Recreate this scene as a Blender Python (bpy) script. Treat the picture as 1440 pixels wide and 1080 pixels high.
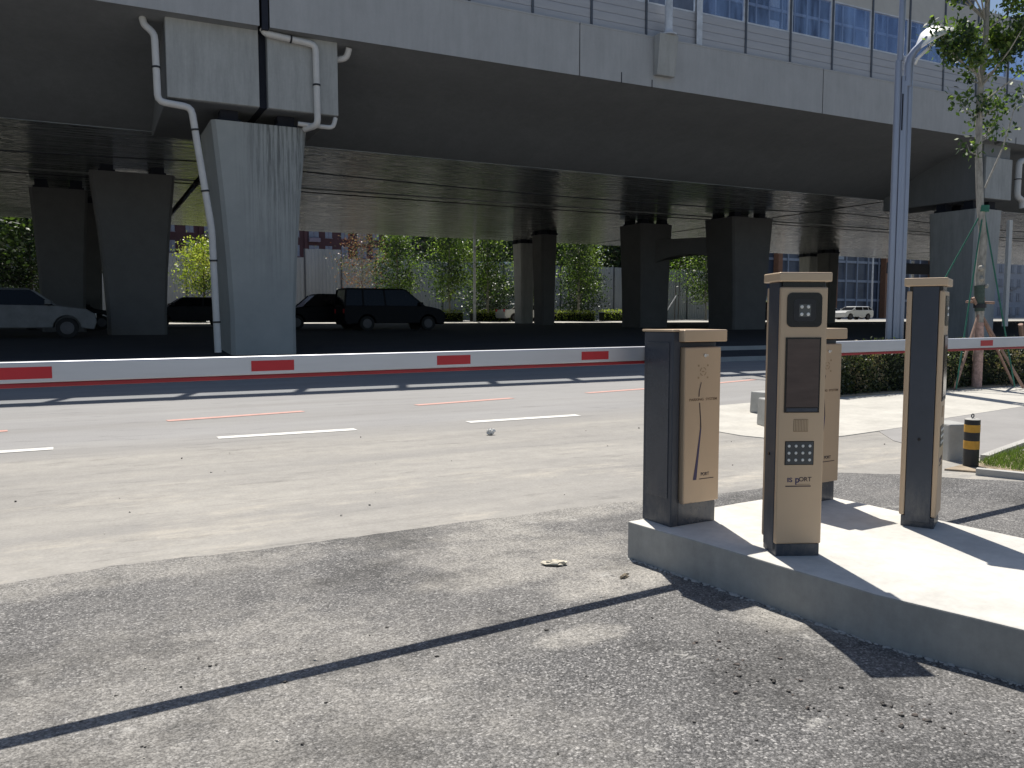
import bpy, bmesh, math, random
from math import radians as R, sin, cos, pi
from mathutils import Vector, Matrix
random.seed(7)
for o in list(bpy.data.objects): bpy.data.objects.remove(o)
scene = bpy.context.scene
col = scene.collection
# World axes: +X runs along the street and viaduct, +Y away from the street edge, Z up, metres.
# ---------------------------------------------------------------- camera
cd = bpy.data.cameras.new('camera'); cam = bpy.data.objects.new('camera', cd); col.objects.link(cam)
cam.location = (0, 0, 1.4)
cam.rotation_euler = (R(90) - math.atan(94/1165), 0, R(-27.2))
cd.sensor_width = 36; cd.lens = 36*1165/1440; cd.clip_start = 0.05; cd.clip_end = 5000
scene.camera = cam
# ---------------------------------------------------------------- light
SUN_EL, SUN_AZ = 61.0, 20.0            # azimuth: degrees from +Y towards +X
w = bpy.data.worlds.new('World'); scene.world = w; w.use_nodes = True
nt = w.node_tree; nt.nodes.clear()
sky = nt.nodes.new('ShaderNodeTexSky'); sky.sky_type = 'NISHITA'; sky.sun_disc = False
sky.sun_elevation = R(SUN_EL); sky.sun_rotation = R(SUN_AZ)
sky.air_density = 1.0; sky.dust_density = 1.0; sky.ozone_density = 1.2
bg = nt.nodes.new('ShaderNodeBackground'); bg.inputs[1].default_value = 0.08
ow = nt.nodes.new('ShaderNodeOutputWorld')
nt.links.new(sky.outputs[0], bg.inputs[0]); nt.links.new(bg.outputs[0], ow.inputs[0])
sl = bpy.data.lights.new('sun', 'SUN'); sl.energy = 5.0; sl.angle = R(0.5); sl.color = (1, .95, .87)
so = bpy.data.objects.new('sun', sl); col.objects.link(so)
sd = Vector((sin(R(SUN_AZ))*cos(R(SUN_EL)), cos(R(SUN_AZ))*cos(R(SUN_EL)), sin(R(SUN_EL))))
so.rotation_euler = sd.to_track_quat('Z', 'Y').to_euler(); so.location = (0, 0, 40)
scene.view_settings.view_transform = 'Standard'; scene.view_settings.look = 'None'
scene.view_settings.exposure = 0.18; scene.view_settings.gamma = 1
scene.cycles.max_bounces = 8; scene.cycles.transparent_max_bounces = 12

# ---------------------------------------------------------------- materials
def newmat(name):
    m = bpy.data.materials.new(name); m.use_nodes = True
    n = m.node_tree; b = n.nodes['Principled BSDF']
    return m, n, b
def N(n, t, **kw):
    x = n.nodes.new(t)
    for k, v in kw.items(): setattr(x, k, v)
    return x
def noise(n, scale, detail=4, rough=.6, vec=None, mapscale=None):
    tc = N(n, 'ShaderNodeTexCoord'); t = N(n, 'ShaderNodeTexNoise')
    t.inputs['Scale'].default_value = scale; t.inputs['Detail'].default_value = detail; t.inputs['Roughness'].default_value = rough
    if mapscale:
        mp = N(n, 'ShaderNodeMapping'); mp.inputs['Scale'].default_value = mapscale
        n.links.new(tc.outputs['Object'], mp.inputs[0]); n.links.new(mp.outputs[0], t.inputs['Vector'])
    else: n.links.new(tc.outputs['Object'], t.inputs['Vector'])
    return t.outputs['Fac']
def ramp(n, src, stops):
    r = N(n, 'ShaderNodeValToRGB'); e = r.color_ramp.elements
    while len(e) < len(stops): e.new(.5)
    for i, (p, c) in enumerate(stops):
        e[i].position = p; e[i].color = (c, c, c, 1) if isinstance(c, (int, float)) else (*c, 1)
    n.links.new(src, r.inputs[0]); return r.outputs[0]
def mixc(n, fac, a, b, mode='MIX'):
    m = N(n, 'ShaderNodeMix', data_type='RGBA', blend_type=mode)
    if isinstance(fac, (int, float)): m.inputs[0].default_value = fac
    else: n.links.new(fac, m.inputs[0])
    for i, v in ((6, a), (7, b)):
        if isinstance(v, tuple): m.inputs[i].default_value = (*v, 1)
        else: n.links.new(v, m.inputs[i])
    return m.outputs[2]
def bump(n, b, src, strength, dist=.01):
    bp = N(n, 'ShaderNodeBump'); bp.inputs['Strength'].default_value = strength; bp.inputs['Distance'].default_value = dist
    n.links.new(src, bp.inputs['Height']); n.links.new(bp.outputs[0], b.inputs['Normal']); return bp
def M(name, c, rough=.7, metal=0, var=.18, scale=3, bmp=0, bscale=40, mapscale=None, coat=0):
    m, n, b = newmat(name)
    f = noise(n, scale, 5, .65, mapscale=mapscale)
    f2 = ramp(n, f, [(.3, 0.0), (.7, 1.0)])
    lo = tuple(x*(1-var) for x in c); hi = tuple(min(1, x*(1+var)) for x in c)
    n.links.new(mixc(n, f2, lo, hi), b.inputs['Base Color'])
    b.inputs['Roughness'].default_value = rough; b.inputs['Metallic'].default_value = metal
    if name.startswith(('champagne', 'charcoal')):
        tcz = N(n, 'ShaderNodeTexCoord'); sz = N(n, 'ShaderNodeSeparateXYZ'); n.links.new(tcz.outputs['Object'], sz.inputs[0])
        zr = N(n, 'ShaderNodeMapRange'); zr.inputs[1].default_value = .32; zr.inputs[2].default_value = .0; zr.inputs[3].default_value = .02; zr.inputs[4].default_value = .40; n.links.new(sz.outputs[2], zr.inputs[0])
        dm = N(n, 'ShaderNodeMath', operation='MULTIPLY'); n.links.new(zr.outputs[0], dm.inputs[0]); n.links.new(ramp(n, noise(n, 9, 8, .8, mapscale=(1, 1, .5)), [(.42, 0.0), (.68, .7)]), dm.inputs[1])
        n.links.new(mixc(n, dm.outputs[0], mixc(n, f2, lo, hi), (.40, .37, .32)), b.inputs['Base Color'])
        n.links.new(ramp(n, noise(n, 5, 6, .7, mapscale=(1, 1, 1)), [(.3, rough-.04), (.7, rough+.08)]), b.inputs['Roughness'])
    if coat: b.inputs['Coat Weight'].default_value = coat; b.inputs['Coat Roughness'].default_value = .05
    if bmp: bump(n, b, noise(n, bscale, 4, .6), bmp)
    return m

def spot(n, tc, x, y, rx, ry, nz):
    """irregular stain of dust around one place on the ground, 0..1"""
    mp = N(n, 'ShaderNodeMapping'); mp.inputs['Location'].default_value = (-x/rx, -y/ry, 0); mp.inputs['Scale'].default_value = (1/rx, 1/ry, 0)
    n.links.new(tc.outputs['Object'], mp.inputs[0])
    ln = N(n, 'ShaderNodeVectorMath', operation='LENGTH'); n.links.new(mp.outputs[0], ln.inputs[0])
    a = N(n, 'ShaderNodeMath', operation='MULTIPLY_ADD'); n.links.new(nz, a.inputs[0]); a.inputs[1].default_value = 2.2; n.links.new(ln.outputs['Value'], a.inputs[2])
    return ramp(n, a.outputs[0], [(.0, 1.0), (1.0, .0)]), a
def mul(n, a, b):
    m = N(n, 'ShaderNodeMath', operation='MULTIPLY')
    for i, v in enumerate((a, b)):
        if isinstance(v, (int, float)): m.inputs[i].default_value = v
        else: n.links.new(v, m.inputs[i])
    return m.outputs[0]
def mx2(n, a, b):
    m = N(n, 'ShaderNodeMath', operation='MAXIMUM'); n.links.new(a, m.inputs[0]); n.links.new(b, m.inputs[1]); return m.outputs[0]
def mat_coarse_asphalt():
    m, n, b = newmat('coarse_asphalt')
    tc = N(n, 'ShaderNodeTexCoord')
    def vor(sc):
        v = N(n, 'ShaderNodeTexVoronoi'); v.inputs['Scale'].default_value = sc; n.links.new(tc.outputs['Object'], v.inputs['Vector'])
        sp = N(n, 'ShaderNodeSeparateColor'); n.links.new(v.outputs['Color'], sp.inputs[0]); return v, sp
    v, sep = vor(120); v2, sep2 = vor(210)
    s1 = ramp(n, sep.outputs[0], [(0, (.032, .032, .034)), (.5, (.12, .118, .118)), (.82, (.27, .262, .258)), (1, (.66, .64, .61))])
    s2 = ramp(n, sep2.outputs[1], [(0, (.04, .04, .04)), (.6, (.14, .137, .134)), (1, (.38, .37, .355))])
    stone = mixc(n, .45, s1, s2)
    fine = noise(n, 60, 4, .75)
    big = ramp(n, noise(n, .6, 7, .66), [(.40, 0.0), (.62, 1.0)])
    dust_n = noise(n, 5.5, 8, .78)
    dust = ramp(n, dust_n, [(.42, 0.0), (.72, 1.0)])
    nz = noise(n, 1.7, 7, .72)
    # warm dust lies to the left and along the street; pale mortar dust round the island corner
    spots = None
    for (x, y, rx, ry, k) in ((.2, 3.0, 1.6, 1.3, .55), (2.2, 4.3, .9, .55, .8), (1.9, 3.95, .5, .25, 1.0), (2.45, 3.55, .5, .30, 1.0), (2.25, 4.75, .5, .2, .9), (3.0, 2.75, .38, .35, 1.0), (3.2, 5.0, 1.2, .25, .9), (1.9, 3.0, .28, .12, .8), (3.35, 2.2, .3, .4, .6), (.2, 4.9, 1.6, .3, .6), (-.6, 2.6, .9, .8, .6)):
        r, a = spot(n, tc, x, y, rx, ry, nz)
        e = N(n, 'ShaderNodeMapRange'); e.inputs[1].default_value = 2.2; e.inputs[2].default_value = 1.55; e.inputs[4].default_value = k; e.interpolation_type = 'SMOOTHSTEP'
        n.links.new(a.outputs[0], e.inputs[0])
        spots = e.outputs[0] if spots is None else mx2(n, spots, e.outputs[0])
    base = mixc(n, mul(n, big, .38), stone, (.25, .24, .225))
    cov = mul(n, spots, ramp(n, dust_n, [(.34, .2), (.58, 1.0)]))
    c3 = mixc(n, mul(n, cov, .85), base, (.47, .445, .40))
    c3 = mixc(n, mul(n, mul(n, dust, big), .5), c3, (.37, .355, .33))
    dk = ramp(n, noise(n, 1.0, 6, .7, mapscale=(1, 1.5, 1)), [(.36, .60), (.50, 1.0)])
    c4 = mixc(n, 1.0, c3, dk, 'MULTIPLY')
    c5 = mixc(n, .8, c4, ramp(n, fine, [(.36, .42), (.6, 1.25)]), 'MULTIPLY')
    crev = ramp(n, v.outputs['Distance'], [(.0, 1.0), (.5, .95), (.85, .45)])
    c6 = mixc(n, .7, c5, crev, 'MULTIPLY')
    sp = ramp(n, noise(n, 2.6, 9, .8), [(.60, 0.0), (.67, .8)])
    c7 = mixc(n, sp, c6, (.50, .485, .45))
    n.links.new(c7, b.inputs['Base Color']); b.inputs['Roughness'].default_value = .86
    add = N(n, 'ShaderNodeMath', operation='ADD'); n.links.new(fine, add.inputs[0]); n.links.new(crev, add.inputs[1])
    bump(n, b, add.outputs[0], .8, .005)
    return m
def mat_road():
    m, n, b = newmat('dusty_road')
    tc = N(n, 'ShaderNodeTexCoord'); sx = N(n, 'ShaderNodeSeparateXYZ'); n.links.new(tc.outputs['Object'], sx.inputs[0])
    streak = ramp(n, noise(n, 1.0, 7, .68, mapscale=(.35, 1.2, 1)), [(.32, 0.0), (.68, 1.0)])
    grain = ramp(n, noise(n, 45, 4, .7), [(.3, .88), (.7, 1.1)])
    dusty = mixc(n, streak, (.275, .263, .245), (.38, .36, .325))
    blot = ramp(n, noise(n, .9, 8, .76, mapscale=(.55, 1.5, 1)), [(.52, 0.0), (.66, 1.0)])
    mrn = N(n, 'ShaderNodeMapRange'); mrn.inputs[1].default_value = 8.0; mrn.inputs[2].default_value = 5.2; mrn.inputs[3].default_value = .25; n.links.new(sx.outputs[1], mrn.inputs[0]); blot = mul(n, blot, mrn.outputs[0])
    dusty2 = mixc(n, mul(n, blot, .9), dusty, (.52, .475, .40))
    n1 = ramp(n, noise(n, 6, 7, .75), [(.3, .86), (.7, 1.08)]); dusty2 = mixc(n, 1.0, dusty2, n1, 'MULTIPLY')
    lane = mixc(n, streak, (.265, .26, .258), (.315, .31, .305))
    wob = N(n, 'ShaderNodeMath', operation='MULTIPLY_ADD'); n.links.new(noise(n, .7, 4, .6), wob.inputs[0]); wob.inputs[1].default_value = 1.2; n.links.new(sx.outputs[1], wob.inputs[2])
    mr = N(n, 'ShaderNodeMapRange'); mr.inputs[1].default_value = 9.7; mr.inputs[2].default_value = 11.1; n.links.new(wob.outputs[0], mr.inputs[0])
    c = mixc(n, mr.outputs[0], dusty2, lane)
    tk = noise(n, .5, 5, .6, mapscale=(.12, 1.6, 1)); c = mixc(n, ramp(n, tk, [(.50, 0.0), (.62, .5)]), c, (.24, .232, .222))
    dk = ramp(n, noise(n, 2.4, 6, .75, mapscale=(.5, 2, 1)), [(.30, .62), (.44, 1.0)])
    c = mixc(n, .8, c, dk, 'MULTIPLY'); c = mixc(n, 1.0, c, grain, 'MULTIPLY')
    n.links.new(c, b.inputs['Base Color']); b.inputs['Roughness'].default_value = .8
    bump(n, b, noise(n, 90, 3, .7), .25, .004)
    return m
def mat_concrete(name, c, var=.12, streaks=0, rough=.8, spots=.5):
    m, n, b = newmat(name)
    f = ramp(n, noise(n, 1.3, 6, .65), [(.3, 0.0), (.7, 1.0)])
    cc = mixc(n, f, tuple(x*(1-var) for x in c), tuple(x*(1+var) for x in c))
    g2 = ramp(n, noise(n, 14, 5, .7), [(.3, .9), (.7, 1.06)])
    cc = mixc(n, spots, cc, g2, 'MULTIPLY')
    if streaks:
        st = ramp(n, noise(n, 2.0, 6, .75, mapscale=(2.6, 2.6, .3)), [(.36, 1-streaks*1.4), (.60, 1.0)])
        cc = mixc(n, 1.0, cc, st, 'MULTIPLY')
    n.links.new(cc, b.inputs['Base Color']); b.inputs['Roughness'].default_value = rough
    bump(n, b, noise(n, 30, 4, .6), .25, .01)
    return m
def mat_pier():
    m, n, b = newmat('pier_concrete')
    tc = N(n, 'ShaderNodeTexCoord'); sx = N(n, 'ShaderNodeSeparateXYZ'); n.links.new(tc.outputs['Object'], sx.inputs[0])
    f = ramp(n, noise(n, .8, 6, .65), [(.3, 0.0), (.7, 1.0)])
    cc = mixc(n, f, (.33, .345, .335), (.42, .43, .41))
    st = ramp(n, noise(n, 2.0, 7, .78, mapscale=(6, 6, .16)), [(.42, .25), (.56, 1.0)])
    mr = N(n, 'ShaderNodeMapRange'); mr.inputs[1].default_value = 1.8; mr.inputs[2].default_value = 7.2; n.links.new(sx.outputs[2], mr.inputs[0])
    mx = N(n, 'ShaderNodeMapRange'); mx.inputs[1].default_value = -.75; mx.inputs[2].default_value = .25; n.links.new(sx.outputs[0], mx.inputs[0])
    e = N(n, 'ShaderNodeMath', operation='MULTIPLY'); n.links.new(mr.outputs[0], e.inputs[0]); n.links.new(mx.outputs[0], e.inputs[1])
    c2 = mixc(n, e.outputs[0], cc, mixc(n, 1.0, cc, st, 'MULTIPLY'))
    # rusty lines down the middle
    ru = ramp(n, noise(n, 1.5, 7, .8, mapscale=(9, 9, .12)), [(.60, 0.0), (.70, .6)])
    e2 = N(n, 'ShaderNodeMath', operation='MULTIPLY'); n.links.new(ru, e2.inputs[0]); n.links.new(e.outputs[0], e2.inputs[1])
    c3 = mixc(n, e2.outputs[0], c2, (.10, .08, .06))
    n.links.new(c3, b.inputs['Base Color']); b.inputs['Roughness'].default_value = .8
    bump(n, b, noise(n, 22, 4, .6), .25, .01)
    return m
def mat_soffit():
    m, n, b = newmat('painted_soffit')
    f = noise(n, 1.0, 6, .7, mapscale=(.4, 3.2, 1))
    n.links.new(mixc(n, ramp(n, f, [(.42, 0.0), (.58, 1.0)]), (.27, .29, .28), (.50, .52, .51)), b.inputs['Base Color'])
    b.inputs['Roughness'].default_value = .13; b.inputs['IOR'].default_value = 1.9
    bump(n, b, noise(n, 1.0, 3, .6, mapscale=(.8, 3.4, 1)), .9, .09)
    return m
def mat_leaf(name, c, trans=.35):
    m, n, b = newmat(name)
    geo = N(n, 'ShaderNodeTexCoord')
    f = noise(n, 7, 2, .5)
    c2 = mixc(n, ramp(n, f, [(.35, 0.0), (.65, 1.0)]), tuple(x*.7 for x in c), tuple(x*1.35 for x in c))
    n.links.new(c2, b.inputs['Base Color']); b.inputs['Roughness'].default_value = .45
    tr = N(n, 'ShaderNodeBsdfTranslucent'); tr.inputs[0].default_value = (c[0]*1.7, c[1]*1.9, c[2]*.8, 1)
    mx = N(n, 'ShaderNodeMixShader'); mx.inputs[0].default_value = trans
    out = n.nodes['Material Output']
    n.links.new(b.outputs[0], mx.inputs[1]); n.links.new(tr.outputs[0], mx.inputs[2]); n.links.new(mx.outputs[0], out.inputs[0])
    return m
def mat_glass(name, tint, alpha, rough=.03):
    m, n, b = newmat(name)
    out = n.nodes['Material Output']
    t = N(n, 'ShaderNodeBsdfTransparent'); t.inputs[0].default_value = (*tint, 1)
    g = N(n, 'ShaderNodeBsdfGlossy'); g.inputs[1].default_value = rough; g.inputs[0].default_value = (.8, .85, .95, 1)
    lw = N(n, 'ShaderNodeLayerWeight'); lw.inputs[0].default_value = .22; fr = N(n, 'ShaderNodeMath', operation='MULTIPLY'); n.links.new(lw.outputs['Fresnel'], fr.inputs[0]); fr.inputs[1].default_value = .12 if alpha < .1 else .4
    ad = N(n, 'ShaderNodeMath', operation='ADD'); n.links.new(fr.outputs[0], ad.inputs[0])
    n.links.new(ramp(n, noise(n, 2, 5, .6, mapscale=(1, 1, .2)), [(.4, 0.0), (.7, alpha)]), ad.inputs[1])
    mx = N(n, 'ShaderNodeMixShader'); n.links.new(ad.outputs[0], mx.inputs[0])
    n.links.new(t.outputs[0], mx.inputs[1]); n.links.new(g.outputs[0], mx.inputs[2]); n.links.new(mx.outputs[0], out.inputs[0])
    return m

m_coarse = mat_coarse_asphalt(); m_road = mat_road()
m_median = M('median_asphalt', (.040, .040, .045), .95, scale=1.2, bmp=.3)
m_pave = mat_concrete('pale_pavement', (.52, .50, .45), .16, spots=1.0)
m_smooth = mat_concrete('smooth_asphalt', (.30, .29, .28), .10)
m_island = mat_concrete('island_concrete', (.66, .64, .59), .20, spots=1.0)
m_island_side = mat_concrete('island_side_shaded', (.37, .37, .35), .18, streaks=.07, spots=1.0)  # shade on the island sides is put into this darker colour
m_kerb = mat_concrete('kerb_concrete', (.45, .44, .41), .10)
m_concrete = mat_concrete('viaduct_concrete', (.45, .452, .452), .06, streaks=.06, spots=.3)
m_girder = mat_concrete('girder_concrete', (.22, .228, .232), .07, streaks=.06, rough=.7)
m_block = mat_concrete('diaphragm_concrete', (.44, .445, .43), .07, streaks=.14)
m_pier = mat_pier(); m_soffit = mat_soffit()
m_darkpier = mat_concrete('shaded_pier_concrete', (.15, .15, .15), .10)  # darker copy of the pier concrete, under-deck shade put into its colour
m_joint = M('joint_rubber', (.015, .018, .03), .8)
m_panel = M('acoustic_panel', (.44, .445, .47), .55, .1, var=.06, scale=1.5, mapscale=(1, 1, 6))
m_upper = M('upper_panel', (.50, .49, .46), .6, .0, var=.05)
m_post = M('steel_post_dark', (.10, .11, .13), .5, .4)
m_rail = M('steel_rail_pale', (.62, .64, .67), .4, .2)
m_clear = mat_glass('clear_glass', (.96, .98, 1), .03)
m_tint = mat_glass('tinted_glass', (.78, .83, .93), .30, .12)
m_pipe = M('plastic_pipe', (.66, .64, .61), .45, var=.08)
m_bracket = M('bracket_black', (.02, .02, .025), .5)
m_gold = M('champagne_paint', (.53, .40, .275), .38, .25, var=.04, scale=2)
m_goldcap = M('champagne_paint_cap', (.58, .44, .30), .38, .25, var=.04, scale=2)
m_char = M('charcoal_paint', (.048, .058, .078), .42, .25, var=.10, scale=4)
m_char2 = M('charcoal_gloss', (.055, .065, .085), .25, .3, var=.10, scale=4)
m_black = M('black_plastic', (.008, .008, .010), .25)
m_screen = M('display_glass', (.085, .062, .056), .16, var=.2, scale=4, mapscale=(1, 1, 5))
m_dot = M('white_led', (.75, .75, .72), .3)
m_ink = M('dark_ink', (.035, .022, .03), .5)
m_navy = M('navy_ink', (.045, .035, .10), .5)
m_faint = M('faint_ink', (.30, .21, .12), .5)
m_faint2 = M('brown_ink', (.16, .10, .055), .5)
m_steel = M('chrome', (.7, .7, .7), .2, .9)
m_boom = M('boom_aluminium', (.70, .70, .72), .42, .35, var=.07, scale=1.5, mapscale=(.7, 1, 6))
m_red = M('reflective_red', (.62, .03, .04), .4, var=.06)
m_rubber_red = M('red_rubber_edge', (.42, .035, .04), .5)
m_lampblue = M('blue_grey_paint', (.33, .37, .47), .38, .35, var=.06, scale=.8)
m_lampwhite = M('lamp_silver', (.86, .87, .88), .35, .1)
m_white = M('white_paint', (.74, .73, .69), .6, var=.12, scale=14)
m_pink = M('worn_red_paint', (.58, .33, .28), .7, var=.16, scale=9)
m_bark = M('pale_bark', (.37, .35, .31), .85, var=.35, scale=14, bmp=.5, bscale=50, mapscale=(1, 1, .4))
m_bark_d = M('dark_bark', (.10, .08, .065), .9, var=.3, scale=12)
m_wrap = M('trunk_wrap_green', (.07, .10, .085), .85, var=.3, scale=20)
m_red_bark = M('painted_trunk_base', (.46, .31, .27), .85, var=.4, scale=16, bmp=.4)
m_green_rope = M('green_rope', (.03, .16, .11), .7)
m_wood = M('stake_wood', (.34, .22, .17), .8, var=.25, scale=10)
m_leafs = [mat_leaf('leaf_mid', (.075, .125, .035), .4), mat_leaf('leaf_light', (.17, .23, .07), .5), mat_leaf('leaf_dark', (.028, .055, .022), .2)]
m_yel = [mat_leaf('leaf_yellow', (.33, .34, .11), .45), mat_leaf('leaf_yellow_green', (.24, .30, .05), .5), mat_leaf('leaf_green_c', (.06, .10, .025))]
m_rust = [mat_leaf('leaf_rust', (.20, .06, .045), .3), mat_leaf('leaf_pinkish', (.30, .16, .13), .3), mat_leaf('leaf_grey_green', (.14, .15, .10), .3)]
m_hedge = [mat_leaf('hedge_mid', (.085, .105, .05), .35), mat_leaf('hedge_brown', (.20, .165, .105), .35), mat_leaf('hedge_dark', (.04, .052, .03), .3)]
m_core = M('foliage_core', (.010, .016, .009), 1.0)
m_darkleaf = [mat_leaf('wood_mid', (.035, .065, .024), .25), mat_leaf('wood_light', (.085, .13, .04), .35), mat_leaf('wood_dark', (.012, .024, .012), .15)]
m_tyre = M('tyre_rubber', (.015, .015, .016), .8)
m_rim = M('alloy_rim', (.10, .10, .11), .5, .5)
m_carglass = M('car_glass', (.006, .007, .009), .12)
m_carglass.node_tree.nodes['Principled BSDF'].inputs['Specular IOR Level'].default_value = .25
m_grass = mat_leaf('grass_blade', (.11, .16, .045), .35)
m_soil = M('dry_soil', (.36, .29, .21), .95, var=.3, scale=6, bmp=.5)
m_hoard = M('hoarding_sheet', (.42, .43, .45), .6, var=.14, scale=.6, mapscale=(1, 1, .25))

# ---------------------------------------------------------------- mesh tools
class MB:
    def __init__(s): s.v = []; s.f = []; s.mi = []; s.cur = 0
    def add(s, vs, fs):
        k = len(s.v); s.v += [tuple(v) for v in vs]; s.f += [tuple(i+k for i in f) for f in fs]; s.mi += [s.cur]*len(fs); return s
    def box(s, x0, y0, z0, x1, y1, z1):
        return s.add([(x0,y0,z0),(x1,y0,z0),(x1,y1,z0),(x0,y1,z0),(x0,y0,z1),(x1,y0,z1),(x1,y1,z1),(x0,y1,z1)],
            [(0,3,2,1),(4,5,6,7),(0,1,5,4),(1,2,6,5),(2,3,7,6),(3,0,4,7)])
    def hexa(s, a, b):            # a, b: 4 bottom and 4 top corners, counter-clockwise from above
        return s.add(list(a)+list(b), [(0,3,2,1),(4,5,6,7),(0,1,5,4),(1,2,6,5),(2,3,7,6),(3,0,4,7)])
    def prism(s, poly, h0, h1, axis='z'):   # poly 2-D CCW
        n = len(poly)
        def P(a, b, h): return (a, b, h) if axis == 'z' else ((h, a, b) if axis == 'x' else (a, h, b))
        vs = [P(a, b, h0) for a, b in poly] + [P(a, b, h1) for a, b in poly]
        fs = [tuple(range(n))[::-1], tuple(range(n, 2*n))] + [(i, (i+1) % n, (i+1) % n+n, i+n) for i in range(n)]
        return s.add(vs, fs)
    def tube(s, pts, rad, seg=10, caps=True):
        pts = [Vector(p) for p in pts]; n = len(pts)
        if isinstance(rad, (int, float)): rad = [rad]*n
        vs = []; fs = []
        up = None
        for i, p in enumerate(pts):
            t = (pts[min(i+1, n-1)] - pts[max(i-1, 0)]).normalized()
            if up is None: up = Vector((1, 0, 0)) if abs(t.x) < .8 else Vector((0, 1, 0))
            a = (up - t*up.dot(t)).normalized(); b = t.cross(a); up = a
            for k in range(seg):
                q = 2*pi*k/seg; vs.append(p + (a*cos(q) + b*sin(q))*rad[i])
        for i in range(n-1):
            for k in range(seg):
                k2 = (k+1) % seg; fs.append((i*seg+k, i*seg+k2, (i+1)*seg+k2, (i+1)*seg+k))
        if caps: fs.append(tuple(range(seg))[::-1]); fs.append(tuple(range((n-1)*seg, n*seg)))
        return s.add(vs, fs)
    def sphere(s, c, r, seg=8, rings=5, jit=0, sc=(1, 1, 1)):
        vs = [(c[0], c[1], c[2]-r*sc[2])]
        for i in range(1, rings):
            a = pi*i/rings
            for k in range(seg):
                q = 2*pi*k/seg; rr = r*(1+random.uniform(-jit, jit))
                vs.append((c[0]+rr*sc[0]*sin(a)*cos(q), c[1]+rr*sc[1]*sin(a)*sin(q), c[2]-rr*sc[2]*cos(a)))
        vs.append((c[0], c[1], c[2]+r*sc[2])); top = len(vs)-1
        fs = [(0, 1+(k+1) % seg, 1+k) for k in range(seg)]
        for i in range(rings-2):
            for k in range(seg):
                a0 = 1+i*seg+k; a1 = 1+i*seg+(k+1) % seg; fs.append((a0, a1, a1+seg, a0+seg))
        b0 = 1+(rings-2)*seg
        fs += [(b0+k, b0+(k+1) % seg, top) for k in range(seg)]
        return s.add(vs, fs)
    def build(s, name, mat, parent=None, smooth=False, bevel=0, loc=None):
        me = bpy.data.meshes.new(name); me.from_pydata(s.v, [], s.f); me.validate(); me.update()
        for mm in (mat if isinstance(mat, (list, tuple)) else [mat]): me.materials.append(mm)
        if isinstance(mat, (list, tuple)) and len(me.polygons) == len(s.mi): me.polygons.foreach_set('material_index', s.mi)
        if smooth:
            me.polygons.foreach_set('use_smooth', [True]*len(me.polygons))
            try: me.set_sharp_from_angle(angle=R(40))
            except Exception: pass
        o = bpy.data.objects.new(name, me); col.objects.link(o)
        if parent: o.parent = parent
        if loc: o.location = loc
        if bevel:
            b = o.modifiers.new('bevel', 'BEVEL'); b.width = bevel; b.segments = 2; b.limit_method = 'ANGLE'; b.angle_limit = R(40)
        return o
def tag(o, label, cat, group=None):
    o['label'] = label; o['category'] = cat
    if group: o['group'] = group
    return o
def thing(name, label, cat, loc=(0, 0, 0), rz=0, group=None):
    o = bpy.data.objects.new(name, None); col.objects.link(o); o.location = loc; o.rotation_euler = (0, 0, rz)
    o.empty_display_size = .2
    return tag(o, label, cat, group)
def struct(o, kind='structure'): o['kind'] = kind; return o
def kids(o): return [x for x in bpy.data.objects if x.parent == o]
def dup(root, loc=None, rz=None, label=None, scale=None):
    r = root.copy(); col.objects.link(r)
    if loc is not None: r.location = loc
    if rz is not None: r.rotation_euler = (0, 0, rz)
    if scale: r.scale = scale
    if label: r['label'] = label
    for ch in kids(root):
        c = ch.copy(); col.objects.link(c); c.parent = r
        for g in kids(ch):
            d = g.copy(); col.objects.link(d); d.parent = c
    return r
def text(s, size, mat, parent, loc, rot=(pi/2, 0, 0), name='lettering', sx=1.0, ext=.0006, align='CENTER', bold=0):
    c = bpy.data.curves.new(name, 'FONT'); c.body = s; c.size = size; c.extrude = ext; c.align_x = align; c.align_y = 'CENTER'; c.offset = bold
    t = bpy.data.objects.new('tmp', c); col.objects.link(t); bpy.context.view_layer.update()
    me = bpy.data.meshes.new_from_object(t.evaluated_get(bpy.context.evaluated_depsgraph_get()))
    bpy.data.objects.remove(t); me.name = name; me.materials.clear(); me.materials.append(mat)
    o = bpy.data.objects.new(name, me); col.objects.link(o); o.parent = parent; o.location = loc; o.rotation_euler = rot; o.scale = (sx, 1, 1)
    return o

# ---------------------------------------------------------------- ground
PROF = [(20.3, 0), (20.32, .13), (22.3, .26), (22.32, .38), (26, .55), (32, .72), (38, .80), (52, .94), (55, .97)]
def gz(y):
    if y <= 20.3: return 0
    P = PROF + [(60, 1.06), (70, 1.15), (100, 1.2)]
    for (a, za), (b, zb) in zip(P, P[1:]):
        if a <= y <= b: return za+(zb-za)*(y-a)/(b-a)
    return 1.2
def strip(name, prof, x0, x1, m, kind='structure'):
    b = MB(); n = len(prof)
    b.add([(x0, y, z) for y, z in prof]+[(x1, y, z) for y, z in prof], [(i, n+i, n+i+1, i+1) for i in range(n-1)])
    return struct(b.build(name, m), kind)
strip('road', [(-60, 0), (20.3, 0)], -400, 500, m_road)
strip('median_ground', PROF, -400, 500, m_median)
strip('far_pavement', [(55, .97), (57.6, 1.03)], -400, 500, m_pave)
strip('far_street', [(57.6, 1.03), (60, 1.06), (70, 1.15), (100, 1.2), (3000, 1.2)], -900, 1600, mat_concrete('far_asphalt', (.30, .295, .28), .1))
for y, z, h in ((20.18, 0, .14), (22.18, .25, .14)):
    struct(MB().box(-200, y, z-.02, 300, y+.13, z+h).build('kerb', m_kerb))
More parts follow.
